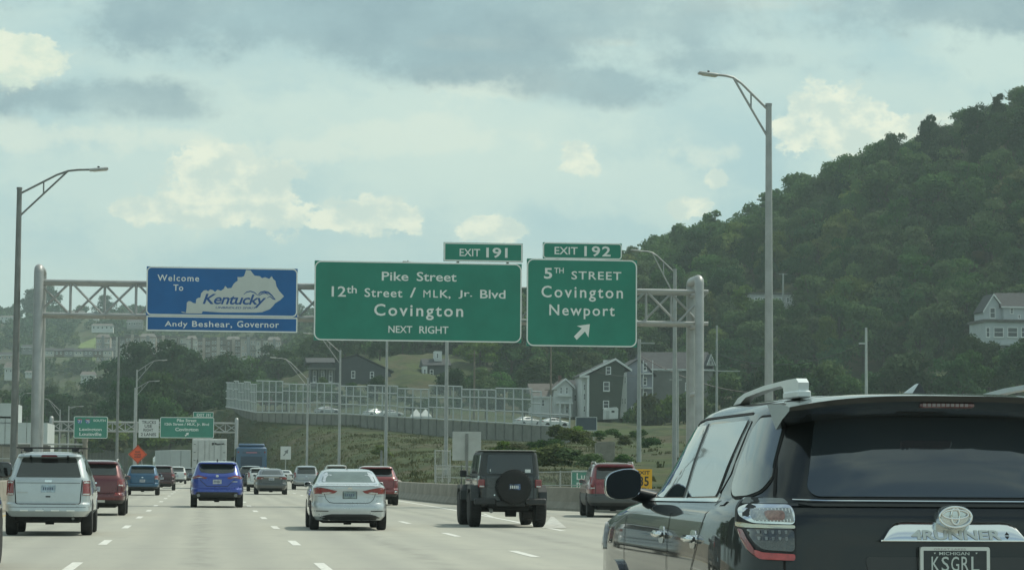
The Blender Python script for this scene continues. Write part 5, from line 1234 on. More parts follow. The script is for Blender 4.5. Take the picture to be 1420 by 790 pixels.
# --- pale silver SUV (left), roof rack
PSIL = paint('pale_silver', (.50, .545, .555), .35, .32)
c = Car('suv', 'pale silver boxy SUV with a black roof rack at the left of the picture', 'suv', ((gnd(11, 741).x+gnd(124, 741).x)/2+.02, 53.6), rad(-.4), prof_suv(1.76, .90, 4.44, .30, .40, 1.20), 9, PSIL)
c.loft('body', .40, 1.765, PSIL)
c.patch('rear_window', [(-.67, 1.225), (.67, 1.225), (.665, 1.26), (.565, 1.60), (.54, 1.63), (-.54, 1.63), (-.565, 1.60), (-.665, 1.26)], GLASS, 'R', .008, r=.04)
c.patch('high_brake_light', [(-.18, 1.645), (.18, 1.645), (.15, 1.69), (-.15, 1.69)], mat('dark_red_lens', (.14, .02, .02), .2), 'R', .012, r=.02)
for sx in (-.385, .385): c.patch('window_hinge', [(sx-.03, 1.62), (sx+.03, 1.62), (sx+.02, 1.68), (sx-.02, 1.68)], SEAM, 'R', .014, r=.01)
for l_ in c.both('taillight', [(-.875, .845), (-.715, .845), (-.715, 1.145), (-.86, 1.155)], REDL, off=.02, r=.02):
    sg = -1 if l_.data.vertices[0].co.x < 0 else 1
    c.patch('clear_lens', [(sg*.72, .855), (sg*.86, .855), (sg*.86, .885), (sg*.72, .885)], CLRL, 'R', .026, r=.01, parent=l_); c.patch('clear_lens', [(sg*.735, 1.10), (sg*.85, 1.10), (sg*.85, 1.13), (sg*.735, 1.13)], CLRL, 'R', .026, r=.01, parent=l_)
c.strip('tailgate_seam', [(-.70, 1.17), (-.665, .69), (-.63, .665), (.63, .665), (.665, .69), (.70, 1.17)], .020, SEAM); c.strip('tailgate_crease', [(-.66, 1.105), (.66, 1.105)], .010, SEAM)
c.patch('tailgate_handle', [(-.075, 1.12), (.075, 1.12), (.075, 1.165), (-.075, 1.165)], CHROME, 'R', .018, r=.02); c.patch('tailgate_latch', [(-.05, .805), (.05, .805), (.05, .835), (-.05, .835)], BLKP, 'R', .01, r=.01)
c.plate(0, .985, .30, .15); c.strip('badge', [(-.64, .905), (-.42, .905)], .03, ALU)
for x0 in (-.57, -.25, .07, .39): c.patch('bumper_pad', [(x0, .515), (x0+.17, .515), (x0+.17, .545), (x0, .545)], WHITE, 'R', .012, r=.01)
c.strip('bumper_crease', [(-.84, .60), (.84, .60)], .008, SEAM)
c.underbody(.25, 3.9, .68, .27, .46); c.wheels(.355, .235, (.92, 3.54), -.005, arc=.06, archmat=UNDER)
for sd in (-1, 1):
    ra = .43
    for y in (.92, 3.54): c.patch('fender_flare', [(y+(ra+.05)*math.cos(rad(a)), max(.355+(ra+.05)*math.sin(rad(a)), .41)) for a in range(-20, 201, 12)], PSIL, 'S', .004, .02, .01, side=sd)
for sx in (-.60, .60):
    MB().tube([(sx, .65, 1.745), (sx, .75, 1.795), (sx, 2.3, 1.80), (sx, 2.5, 1.74)], .018, 8).build('roof_rail', BLKP, c.root)
for y in (.85, 1.9):
    MB().bevbox(-.72, .74, y-.03, y+.03, 1.83, 1.858, .01).build('cross_bar', BLKP, c.root)
    for sx in (-.5, .5): MB().bevbox(sx-.06, sx+.06, y-.04, y+.04, 1.765, 1.832, .015).build('rack_foot', BLKP, c.root)
side_glass_suv(c, 1.20, 1.76, 4.44); c.mirrors(2.95, 1.16, BLKP, .08, .07, .09, (-1,)); common_front(c, 1.2, 1.74, .9, 4.44)
MB().tube([(.52, .2, .36), (.52, .4, .36)], .03, 8).build('exhaust', STEELD, c.root)

# --- blue SUV (own lane)
BLU = paint('deep_blue', (.022, .055, .33), .35, .3)
c = Car('suv', 'vivid deep blue SUV with twin exhausts, centre of the road ahead', 'suv', (gnd(299.5, 702).x+.02, 94.5), rad(-.2), prof_suv(1.67, .95, 4.74, .42, .36, 1.12), 7, BLU, 1.04)
c.loft('body', .47, 1.672, BLU); c.loft('lower_bumper', .36, .47, BLKP, .004)
c.patch('roof_panel', [(-.60, 1.635), (.60, 1.635), (.56, 1.66), (-.56, 1.66)], paint('silver', (.5, .5, .5)), 'R', .01, r=.01)
c.patch('rear_window', [(-.60, 1.27), (-.30, 1.225), (.30, 1.225), (.60, 1.27), (.66, 1.42), (.60, 1.55), (-.60, 1.55), (-.66, 1.42)], GLASS, 'R', .008, r=.06)
for l_ in c.both('taillight', [(-.90, 1.10), (-.66, 1.16), (-.34, 1.07), (-.42, 1.02), (-.64, 1.06), (-.88, 1.02)], REDL, off=.014, r=.02):
    sg = -1 if l_.data.vertices[0].co.x < 0 else 1; c.patch('clear_lens', [(sg*.80, 1.075), (sg*.62, 1.10), (sg*.46, 1.06), (sg*.62, 1.07)], CLRL, 'R', .022, r=.01, parent=l_)
c.patch('emblem', [(-.05, 1.09), (.05, 1.09), (.05, 1.17), (-.05, 1.17)], ALU, 'R', .02, r=.05); c.plate(0, .925, .31, .155, mat('plate_white', (.55, .58, .62), .5, var=.4, vscale=14))
for q in ([(-.62, 1.0), (-.36, .76), (.36, .76), (.62, 1.0)],): c.strip('tailgate_crease', q, .02, SEAM)
c.strip('badge', [(.52, .93), (.72, .93)], .03, ALU); c.patch('rear_valance', [(-.80, .37), (.80, .37), (.74, .56), (-.74, .56)], BLKP, 'R', .014, r=.06)
for sx in (-.66, .66): p = c.R(sx, .44, .03); MB().lathe([(-.06, .055), (-.03, .06), (.12, .06)], (sx, p.y, .44), 'Y', 14).build('exhaust', STEELD, c.root)
c.underbody(.3, 4.1, .66, .24, .42); c.wheels(.36, .24, (.98, 3.73), 0); side_glass_suv(c, 1.12, 1.67, 4.74); c.mirrors(3.2, 1.1, BLU); common_front(c, 1.12, 1.65, .95, 4.74)
MB().tube([(0, .9, 1.66), (0, .82, 1.74)], [.03, .01], 6).build('shark_fin', BLKP, c.root)

# --- generic cars further on
def gsuv(label, px, Y, mt, W=.92, H=1.68, L=4.6, yaw=0, sc=1.0, clad=True, cat='suv', name='suv', belt=1.12, roofm=None, lean=.34, plate=True, lights='side', dy=0, xoff=0, near=True, rails=False, chrome=False, bottom=None):
    x = at(px, 660, Y).x
    c = Car(name, label, cat, (x+xoff, Y), yaw, prof_suv(H, W, L, lean, .36, belt), 7.5, mt, sc)
    z1 = float(c.P[-1, 0]); c.loft('body', .47 if clad else .36, z1, mt)
    if clad: c.loft('lower_bumper', .36, .47, BLKP, .005)
    k = (H-belt)/.56; wt_ = belt+.42*k
    c.patch('rear_window', [(-W*.70, belt+.10), (W*.70, belt+.10), (W*.66, wt_-.02), (W*.62, wt_), (-W*.62, wt_), (-W*.66, wt_-.02)], GLASS, 'R', .008, r=.05)
    if lights == 'side': q = [(-W*.97, .86), (-W*.72, .90), (-W*.70, 1.06), (-W*.93, 1.12)]
    elif lights == 'tall': q = [(-W*.95, .86), (-W*.80, .86), (-W*.78, 1.24), (-W*.90, 1.28)]
    else: q = [(-W*.96, .98), (-W*.50, .97), (-W*.46, 1.05), (-W*.93, 1.12)]
    for l_ in c.both('taillight', q, REDL, off=.014, r=.02):
        sg = -1 if l_.data.vertices[0].co.x < 0 else 1; cz = q[0][1]+.05; c.patch('clear_lens', [(sg*W*.90, cz-.02), (sg*W*.76, cz-.01), (sg*W*.76, cz+.03), (sg*W*.90, cz+.025)], CLRL, 'R', .02, r=.008, parent=l_)
    if plate: c.plate(0, .80, .30, .15, mat('plate_white', (.55, .58, .62), .5, var=.4, vscale=14))
    c.strip('tailgate_seam', [(-W*.74, 1.06), (-W*.72, .66), (W*.72, .66), (W*.74, 1.06)], .015, SEAM); c.patch('emblem', [(-.05, .96), (.05, .96), (.05, 1.01), (-.05, 1.01)], CHROME, 'R', .014, r=.02)
    c.underbody(.3, L-.6, W*.7, .24, .42); c.wheels(.35, .23, (.93, L-.95), 0); side_glass_suv(c, belt, H, L); c.mirrors(L-1.5, belt, mt); common_front(c, belt, H-.02, W, L)
    if rails:
        for sx in (-W*.68, W*.68): MB().tube([(sx, .6, H-.06), (sx, .75, H+.01), (sx, 2.2, H+.02), (sx, 2.45, H-.05)], .02, 6).build('roof_rail', ALU, c.root)
    return c
def gsedan(label, px, Y, mt, W=.90, H=1.44, L=4.6, yaw=0, sc=1.0, name='sedan', bottom=None, lights=None):
    x = gnd(px, bottom).x if bottom else at(px, 660, Y).x
    c = Car(name, label, 'car', (x, Y), yaw, prof_sedan(H, W, L, 1.02, .27), 7, mt, sc); c.loft('body', .27, float(c.P[-1, 0]), mt)
    c.patch('rear_window', [(-W*.72, 1.09), (W*.72, 1.09), (W*.62, H-.09), (-W*.62, H-.09)], GLASS, 'R', .006, r=.05)
    for l_ in c.both('taillight', lights or [(-W*.95, .84), (-W*.50, .86), (-W*.50, .94), (-W*.93, .97)], REDL, off=.012, r=.02):
        sg = -1 if l_.data.vertices[0].co.x < 0 else 1; c.patch('clear_lens', [(sg*W*.64, .87), (sg*W*.54, .87), (sg*W*.54, .90), (sg*W*.64, .90)], CLRL, 'R', .018, r=.008, parent=l_)
    c.patch('trunk_garnish', [(-W*.46, .93), (W*.46, .93), (W*.46, .955), (-W*.46, .955)], CHROME, 'R', .014, r=.01); c.plate(0, .86, .30, .14, mat('plate_white', (.55, .58, .62), .5, var=.4, vscale=14))
    c.strip('trunk_seam', [(-W*.66, .84), (-W*.6, .62), (W*.6, .62), (W*.66, .84)], .012, SEAM); c.strip('bumper_crease', [(-W*.9, .60), (W*.9, .60)], .01, SEAM); c.patch('lower_valance', [(-W*.8, .28), (W*.8, .28), (W*.72, .36), (-W*.72, .36)], BLKP, 'R', .01, r=.03)
    c.underbody(.35, L-.6, W*.7, .18, .33); c.wheels(.32, .21, (.95, L-.95), 0); side_glass_sedan(c, 1.02, H, L); c.mirrors(L-1.5, 1.02, mt); common_front(c, 1.02, H-.02, W, L)
    return c
MAR = paint('maroon', (.115, .012, .017), .3, .3); TEAL = paint('teal_blue', (.016, .085, .17), .3); DRED = paint('dark_wine', (.05, .012, .016), .3); WHT = paint('white', (.62, .64, .62), 0, .35); GRYP = paint('grey', (.10, .105, .105), .5); SLV2 = paint('mid_silver', (.36, .38, .39), .5); BLK = paint('black', (.012, .014, .015), .1, .25); CRED = paint('red', (.20, .020, .024), .2, .3); GOLD = paint('champagne', (.42, .40, .34), .4)
c = gsuv('maroon SUV half hidden behind the pale silver SUV, in the left lane', 132, 77, MAR, .92, 1.68, 4.65, lights='side', bottom=711, yaw=rad(-.5), rails=True)
c.patch('low_reflector', [(.55, .60), (.80, .60), (.80, .70), (.60, .70)], REDL, 'R', .012, r=.02); c.patch('skid_plate', [(-.3, .40), (.3, .40), (.3, .47), (-.3, .47)], WHT, 'R', .014, r=.01)
gsuv('teal blue compact SUV between the maroon SUV and the deep blue SUV', 197.5, 138, TEAL, .93, 1.69, 4.6, lights='side', yaw=rad(-.3), sc=.98)
gsuv('very dark wine-coloured SUV just right of the teal blue one', 224, 172, DRED, .93, 1.70, 4.6, yaw=rad(-.3))
gsuv('small far white SUV left of the deep blue SUV roof', 245.5, 248, WHT, .93, 1.72, 4.6, clad=True, yaw=rad(-.5))
gsuv('far dark hatchback mostly hidden beside the deep blue SUV', 261, 275, GRYP, .90, 1.62, 4.3, yaw=rad(-1))
gsuv('dark SUV with a pale roof directly below the blue bus', 348, 186, BLK, .93, 1.72, 4.7, yaw=0)
gsuv('small white SUV behind the grey sedan, below the bus', 361, 168, WHT, .88, 1.58, 4.2, yaw=rad(.4), lights='tall')
gsedan('dark grey sedan in the lane beyond the silver sedan', 376.6, 146, GRYP, .89, 1.44, 4.5, yaw=0, sc=1.05, name='sedan')
gsedan('small far white sedan at the right of the traffic, below the little white sign', 395.5, 283, WHT, .92, 1.45, 4.7, yaw=rad(.5))
c = gsuv('silver minivan with a big dark rear window, far right lane', 425, 186, SLV2, .97, 1.76, 5.0, belt=1.05, lights='tall', clad=False, yaw=rad(.3), name='minivan', cat='minivan')
gsuv('champagne SUV showing only its roof above the silver sedan', 467, 176, GOLD, .96, 1.82, 4.8, yaw=0, belt=1.15)
c = gsuv('red crossover right of the silver sedan, hugging the barrier', 523.5, 103, CRED, .92, 1.62, 4.6, lean=.62, lights='bar', yaw=rad(.3), belt=1.08, bottom=697)
c.patch('fog_reflector', [(.70, .50), (.84, .52), (.84, .60), (.72, .60)], CHROME, 'R', .012, r=.01)
GCL = mat('grey_cladding', (.085, .09, .088), .6, var=.15, vscale=4)
c = gsuv('red SUV with grey lower cladding on the ramp, behind the wing mirror', 854, 78, CRED, .86, 1.72, 4.7, lights='tall', bottom=714, belt=1.10, rails=True, yaw=rad(4.5))
c.loft('cladding', .46, .74, GCL, .006)
# parked cars behind the screen
def parked(label, px, py, Y, mt, yaw, sedan=False, sc=1.0):
    p = at(px, py, Y); f = gsedan if sedan else gsuv
    c = f(label, px, Y, mt, yaw=yaw, sc=sc); c.root.location = p; return c
parked('white car seen three-quarter through the screen, left of the dark blue board', 714, 590.5, 368, WHT, rad(60), True, 1.0)
parked('white car low behind the screen end, nearer the white house', 748, 592.5, 365, WHT, rad(75), True, 1.0)
parked('white car parked behind the middle of the screen', 505, 578, 432, WHT, rad(60), True)
parked('second white car parked behind the middle of the screen, further right', 526, 578, 430, WHT, rad(80), True, .9)
parked('silver car behind the left part of the screen near the porch', 437, 574, 448, SLV2, rad(70), True)
parked('red car glimpsed behind the far left part of the screen', 362, 562, 476, CRED, rad(40), False)
for i, (px, py) in enumerate([(577, 577), (590, 577)]):
    p = at(px, py, 424); t_ = thing('white_tent', ['small white pointed tent behind the screen, left of its twin', 'small white pointed tent behind the screen, right of its twin'][i], 'tent', p); MB().add([(-1, -1, 0), (1, -1, 0), (1, 1, 0), (-1, 1, 0), (0, 0, 1.3)], [(0, 1, 4), (1, 2, 4), (2, 3, 4), (3, 0, 4)]).build('canopy', WHITE, t_); MB().box(-1, 1, -1, 1, -.6, 0).build('skirt', WHITE, t_)

# --- dark SUV at the very left edge
c = Car('suv', 'dark SUV at the extreme left edge, only its mirror and front fender in view', 'suv', (-3.86, 33.6), rad(0), prof_suv(1.9, .93, 4.8, .3, .40, 1.28), 8, BLK)
c.loft('body', .40, float(c.P[-1, 0]), BLK); c.patch('rear_window', [(-.6, 1.38), (.6, 1.38), (.55, 1.72), (-.55, 1.72)], GLASS, 'R', .008); c.both('taillight', [(-.9, 1.0), (-.75, 1.0), (-.75, 1.4), (-.86, 1.42)], REDL, off=.012); c.plate(0, .85)
c.underbody(.3, 4.2, .65, .25, .46); c.wheels(.38, .25, (.95, 3.85), 0); side_glass_suv(c, 1.28, 1.9, 4.8); c.mirrors(3.1, 1.36, BLK, .13, .115, .17); common_front(c, 1.28, 1.88, .93, 4.8)
p = c.S(4.55, .98, .02, 1); MB().bevbox(p.x-.03, p.x+.01, 4.4, 4.66, .95, 1.02, .01).build('side_marker', mat('amber_lens', (.6, .30, .05), .2, 0, 1), c.root)

# --- black off-roader
JB = paint('jeep_black', (.012, .016, .017), .1, .3); JG = mat('jeep_flare', (.045, .052, .052), .6, var=.2, vscale=5)
jl = ((gnd(649.5, 730).x+gnd(764.5, 731.5).x)/2, 63.6)
jp = [(.55, .62, .05, 3.75), (.62, .76, .02, 3.85), (1.18, .775, .03, 3.85), (1.24, .77, .03, 2.75), (1.28, .76, .04, 2.62), (1.80, .70, .12, 2.22), (1.855, .68, .14, 2.15), (1.89, .60, .2, 2.0), (1.90, .3, .5, 1.6)]
c = Car('offroad_vehicle', 'black open-style off-roader with an exposed spare wheel, right of the silver sedan', 'off-roader', jl, rad(.2), jp, 14, JB, 1.02)
c.loft('body', .55, 1.275, JB); c.loft('hard_top', 1.275, 1.90, JG, .004)
MB().bevbox(-.67, .67, .10, 2.1, 1.893, 1.915, .01).build('roof_panel', mat('roof_light_edge', (.30, .31, .29), .6), c.root)
c.patch('rear_window', [(-.59, 1.33), (.59, 1.33), (.55, 1.80), (-.55, 1.80)], GLASS, 'R', .012, r=.06)
for sd in (-1, 1):
    for (y0, y1) in ((.25, .95), (1.05, 1.6), (1.72, 2.25)): c.patch('side_window', [(y0, 1.33), (y1+(.12 if y1 > 2 else 0), 1.33), (y1, 1.80), (y0, 1.80)], GLASS, 'S', .012, side=sd, r=.04)
    p = c.R(sd*.71, 1.09, .03); tb = MB().bevbox(sd*.71-.085, sd*.71+.085, p.y-.035 if abs(p.y) < .4 else -.06, .12, .985, 1.185, .015).build('taillight', REDL, c.root); MB().bevbox(sd*.71-.06, sd*.71+.06, -.075, -.02, .995, 1.03, .006).build('clear_lens', CLRL, tb)
    for y in (.72, 3.35):
        poly = [(y+.56, .62), (y+.50, .84), (y+.34, 1.04), (y-.34, 1.04), (y-.50, .88), (y-.54, .66), (y-.46, .66), (y-.42, .82), (y-.3, .94), (y+.3, .94), (y+.42, .80), (y+.48, .62)]
        MB().prism(poly, sd*.76, sd*.955, 'X').build('fender_flare', JG, c.root)
    for y in (.72, 3.35):
        q = [(-.29, .27), (-.29, .38), (-.26, .425), (-.22, .435), (-.07, .435), (-.03, .425), (0, .38), (0, .27)]; q = [(a*sd, b) for a, b in q]; tm = MB().lathe(q, (0, 0, 0), 'X', 36)
        for k in range(36):
            a = 2*math.pi*k/36; Mx = Matrix.Rotation(a, 4, 'X')
            for u0 in (-.27, -.19, -.11): tm.box(min(sd*u0, sd*(u0+.06)), max(sd*u0, sd*(u0+.06)), -.025, .02, .43, .447, Mx)
        wh = tm.build('wheel', TYRE, c.root, 40); wh.location = (sd*.965, y, .44); MB().lathe([(-sd*.12, .27), (-sd*.02, .27), (-sd*.05, .23), (-sd*.09, .08), (-sd*.03, .06), (-sd*.03, .01)], (0, 0, 0), 'X', 20).build('rim', mat('dark_alloy', (.06, .06, .06), .4, .6), wh)
c.strip('gate_seam', [(-.60, 1.26), (-.60, .66), (.60, .66), (.60, 1.26)], .014, SEAM)
MB().bevbox(-.90, -.36, -.16, .05, .56, .72, .03).bevbox(.36, .90, -.16, .05, .56, .72, .03).bevbox(-.37, .37, -.13, .05, .52, .66, .02).build('rear_bumper', BLKP, c.root)
sp = MB().lathe([(-.30, .24), (-.30, .36), (-.27, .41), (-.22, .425), (-.08, .425), (-.04, .41), (-.02, .36), (-.02, .24)], (.08, 0, 0), 'Y', 36)
for k in range(36):
    Mx = Matrix.Translation((.08, 0, 0)) @ Matrix.Rotation(2*math.pi*k/36, 4, 'Y')
    for u0 in (-.27, -.20, -.12): sp.box(-.02, .02, u0, u0+.055, .42, .437, Mx)
sw = sp.build('spare_wheel', TYRE, c.root, 40); sw.location = (0, 0, 1.0); MB().lathe([(-.22, .24), (-.24, .22), (-.19, .20), (-.16, .1), (-.2, .06), (-.2, .01)], (.08, 0, 0), 'Y', 20).build('spare_rim', mat('dark_alloy', (.06, .06, .06), .4, .6), sw)
pm = MB().bevbox(-.07, .23, -.30, -.285, .93, 1.08, .004).build('licence_plate', mat('plate_blue', (.16, .26, .50), .5, var=.5, vscale=16), c.root); 
for k in range(5): MB().box(-.03+k*.045, -.005+k*.045, -.303, -.3005, .965, 1.04).build('plate_mark', WHITE, pm)
MB().bevbox(-.50, .50, .1, 3.6, .42, .58, .03).tube([(-.7, .72, .43), (.7, .72, .43)], .06, 8).tube([(-.7, 3.35, .43), (.7, 3.35, .43)], .06, 8).lathe([(-.13, .15), (.13, .15)], (.1, .68, .40), 'X', 14).build('underbody', UNDER, c.root)
for sd in (-1, 1): MB().bevbox(min(sd*.83, sd*1.0), max(sd*.83, sd*1.0), 2.55, 2.63, 1.24, 1.42, .02).tube([(sd*.75, 2.6, 1.26), (sd*.9, 2.6, 1.28)], .02, 6).build('wing_mirror', BLKP, c.root)
c.patch('sticker', [(.38, 1.36), (.52, 1.36), (.52, 1.44), (.38, 1.44)], WHITE, 'R', .016, r=.01); MB().tube([(-.50, -.03, 1.38), (-.50, -.03, 1.44)], .012, 6).build('window_hinge', WHITE, c.root)
c.both('hinge', [(-.64, 1.0), (-.56, 1.0), (-.56, 1.03), (-.64, 1.03)], BLKP, off=.02, r=.005)
c.strip('badge', [(-.40, .80), (-.37, .80)], .03, CHROME)
c.patch('windscreen', [(-.6, 1.33), (.6, 1.33), (.58, 1.78), (-.58, 1.78)], GLASS, 'F', .01)
MB().bevbox(-.85, .85, 3.9, 4.1, .55, .72, .03).build('front_bumper', BLKP, c.root)
MB().tube([(-.46, .05, .40), (-.46, .2, .46)], .05, 10).build('exhaust', STEELD, c.root)

# --- bus, box truck, trailer
def boxveh(name, label, cat, px, Y, yaw=0): 
    return thing(name, label, cat, (at(px, 655, Y).x, Y, 0), -yaw)
BUSB = paint('bus_blue', (.022, .075, .15), .1, .4); BUSD = paint('bus_navy', (.018, .05, .10), .1, .4)
r = boxveh('bus', 'blue city bus seen from behind between the white box truck and the small white sign', 'bus', 348.5, 212)
MB().bevbox(-1.27, 1.27, 0, 12, .35, 3.35, .14).build('body', BUSB, r, 40); MB().bevbox(-1.1, 1.1, .2, 3.0, 3.33, 3.62, .10).build('roof_unit', BUSB, r, 40)
MB().bevbox(-.9, .9, -.02, .03, 1.75, 2.55, .01).build('rear_window', mat('bus_glass', (.03, .05, .08), .1), r); MB().bevbox(-.75, .75, -.03, .02, 2.75, 2.98, .01).build('destination_board', BUSD, r)
lt = MB(); put_text(lt, '229 EXPRESS', -.45, .45, 2.80, 2.93, -.034); bpy.data.objects['bus']
MB().bevbox(-1.0, 1.0, -.04, .02, .75, 1.55, .02).build('engine_door', BUSD, r)
for k in range(6): MB().box(-.8, .8, -.055, -.041, .85+k*.1, .88+k*.1).build('louvre', SEAM, r)
for sd in (-1, 1):
    for z in (1.3, 1.62, 2.9): MB().lathe([(-.05, .07), (.0, .08)], (sd*1.1, 0, z), 'Y', 12).build('taillight', REDL, r)
    for y in (2.6, 8.7): MB().lathe([(-.15, .5), (.15, .5)], (sd*1.1, y, .5), 'X', 20).build('wheel', TYRE, r)
    MB().bevbox(sd*1.45-.12, sd*1.45+.12, 11.6, 11.7, 2.0, 2.5, .03).tube([(sd*1.25, 11.7, 2.6), (sd*1.45, 11.7, 2.5)], .03, 6).build('wing_mirror', BLKP, r)
    for k in range(6): MB().box(min(sd*1.265, sd*1.275), max(sd*1.265, sd*1.275), 1.8+k*1.6, 3.2+k*1.6, 1.7, 2.7).build('side_window', GLASS, r)
MB().bevbox(.35, .62, -.03, .02, 1.45, 1.62, .01).build('white_sticker', WHITE, r); MB().bevbox(-1.2, 1.2, -.1, .1, .42, .62, .03).build('bumper', BLKP, r)
MB().box(-.45, .45, -.035, -.031, 2.83, 2.90).build('red_stripe', mat('stripe_pink', (.45, .16, .22), .6), r)
r = boxveh('box_truck', 'white box truck with worn roll-up doors left of the blue bus', 'truck', 290, 190)
BT = mat('truck_white', (.56, .58, .56), .5, var=.18, vscale=1.5)
MB().bevbox(-1.28, 1.28, 0, 7, 1.1, 3.72, .04).build('cargo_box', BT, r); MB().bevbox(-1.1, 1.1, 7.2, 9.2, .8, 2.9, .2).build('cab', WHT, r)
for sd in (-1, 1):
    d_ = MB().bevbox(min(sd*.03, sd*1.2), max(sd*.03, sd*1.2), -.05, 0.0, 1.2, 3.62, .015).build('rear_door', BT, r)
    for xx in (.35, .85): MB().tube([(sd*xx, -.07, 1.25), (sd*xx, -.07, 3.58)], .022, 6).build('lock_rod', STEEL, d_)
    for z in (1.5, 2.1, 2.7, 3.3): MB().box(sd*1.1-.08, sd*1.1+.08, -.075, -.05, z-.03, z+.03).build('hinge', STEELD, d_)
    MB().box(sd*1.0-.14, sd*1.0+.14, -.03, .1, .95, 1.06).build('taillight', REDL, r)
    for y in (1.6, 7.9): MB().lathe([(-.2, .48), (.2, .48)], (sd*.95, y, .48), 'X', 20).build('wheel', TYRE, r)
lt = MB(); put_text(lt, 'TRANSPORT', .12, 1.1, 3.2, 3.42, -.056, bold=.02) if False else None
MB().prism([(.16, 3.22), (.42, 3.28), (.60, 3.24), (1.08, 3.30), (1.08, 3.40), (.62, 3.36), (.40, 3.44), (.16, 3.42)], -.058, -.052).build('logo_mark', mat('dark_mark', (.07, .07, .07), .7), r)
for (x0, z0, x1, z1) in ((.2, 1.5, .34, 1.8), (.45, 1.45, .5, 1.95), (.72, 1.5, 1.0, 1.6), (-.95, 1.5, -.8, 2.2), (-.7, 1.6, -.45, 1.8), (-.4, 1.5, -.3, 2.0)): MB().prism([(x0, z0), (x1, z0+.05), (x1-.02, z1), (x0+.03, z1-.04)], -.058, -.052).build('scuff_mark', mat('dark_mark', (.07, .07, .07), .7), r)
MB().bevbox(-1.2, 1.2, -.1, .05, .55, .75, .03).build('bumper', BLKP, r); MB().box(-.6, .6, .3, 6.5, .6, 1.1).build('chassis', UNDER, r)
r = boxveh('trailer_truck', 'pale trailer turning left with the bend, behind the white SUV and teal SUV', 'truck', 250.5, 330, rad(-9))
TRL = mat('trailer_grey', (.36, .40, .40), .5, var=.1, vscale=.6)
MB().bevbox(-1.28, 1.28, 0, 15, 1.2, 3.95, .04).build('trailer_body', TRL, r)
for k in range(12): MB().box(-1.31, -1.285, .5+k*1.2, .58+k*1.2, 1.25, 3.9).build('side_rib', TRL, r)
MB().box(-.02, .02, -.03, -.001, 1.3, 3.85).build('door_gap', SEAM, r)
for sd in (-1, 1):
    MB().box(sd*1.0-.14, sd*1.0+.14, -.03, .05, 1.05, 1.18).build('taillight', REDL, r)
    for y in (1.2, 2.5, 12): MB().lathe([(-.25, .5), (.25, .5)], (sd*.95, y, .5), 'X', 18).build('wheel', TYRE, r)
MB().bevbox(-1.1, 1.1, 16, 18.5, .8, 3.2, .2).build('cab', WHT, r); MB().box(-.5, .5, .5, 16, .7, 1.2).build('chassis', UNDER, r)
# ------------------------------------------------------------------ the near black SUV
HB = mat('gloss_black_paint', (.007, .010, .011), .45, .0, 1.0, spec=.15, rvar=.03)
hp = [(.40, .86, .16, 4.75, 9), (.48, .94, .06, 4.90, 10), (.60, .962, 0, 4.97, 10), (.70, .967, .0, 4.97, 10), (.735, .966, .075, 4.96, 10), (.95, .972, .085, 4.92, 9.5), (1.10, .964, .09, 4.80, 9), (1.16, .955, .095, 4.45, 8), (1.20, .945, .10, 4.05, 8), (1.235, .915, .11, 3.70, 7.5), (1.27, .875, .13, 3.46, 7), (1.32, .858, .14, 3.36, 6.5), (1.45, .820, .18, 3.12, 6), (1.60, .765, .25, 2.95, 5.5), (1.68, .732, .29, 2.84, 5.2), (1.715, .705, .31, 2.74, 5), (1.745, .655, .34, 2.58, 5), (1.765, .56, .40, 2.2, 5), (1.775, .30, .55, 1.8, 5)]
H = Car('suv', 'large glossy black SUV close by at lower right with chrome tailgate trim', 'suv', (3.345, 11.03), rad(1.0), hp, 8, HB)
H.loft('body', .40, 1.775, HB, M=96)
px = lambda pts, yl: [H.rear_px(a, b, yl) for a, b in pts]
ZH5 = lambda pts: [(1070+a/2.723, 500+b/2.723) for a, b in pts]; ZH8 = lambda pts: [(1000+a/6.075, 660+b/6.075) for a, b in pts]; ZP1 = lambda pts: [(1200+a/6.4545, 680+b/6.4545) for a, b in pts]
# rear glass (mirrored right half completed by symmetry)
gl = px(ZH5([(186, 262), (182, 400), (176, 480), (140, 512), (160, 518)]), .2)
lx = -.655
H.patch('rear_window', [(-.60, 1.300), (.60, 1.300), (.635, 1.335), (.585, 1.56), (.56, 1.665), (-.56, 1.665), (-.585, 1.56), (-.635, 1.335)], mat('rear_glass', (.022, .034, .042), .05, 0, 1, spec=1.0, rvar=.02), 'R', .010, .03, .05, step=.04)
H.strip('window_trim', [(-.70, 1.286), (-.55, 1.282), (.55, 1.282), (.70, 1.286)], .004, CHROME, off=.012)
H.strip('gate_crease', [(-.74, 1.262), (.74, 1.262)], .012, HB, off=.012)
H.strip('gate_seam', [(-.70, 1.66), (-.765, 1.30), (-.755, 1.24), (-.75, .76)], .010, SEAM, off=.004); H.strip('gate_seam', [(.70, 1.66), (.765, 1.30), (.755, 1.24), (.75, .76)], .010, SEAM, off=.004)
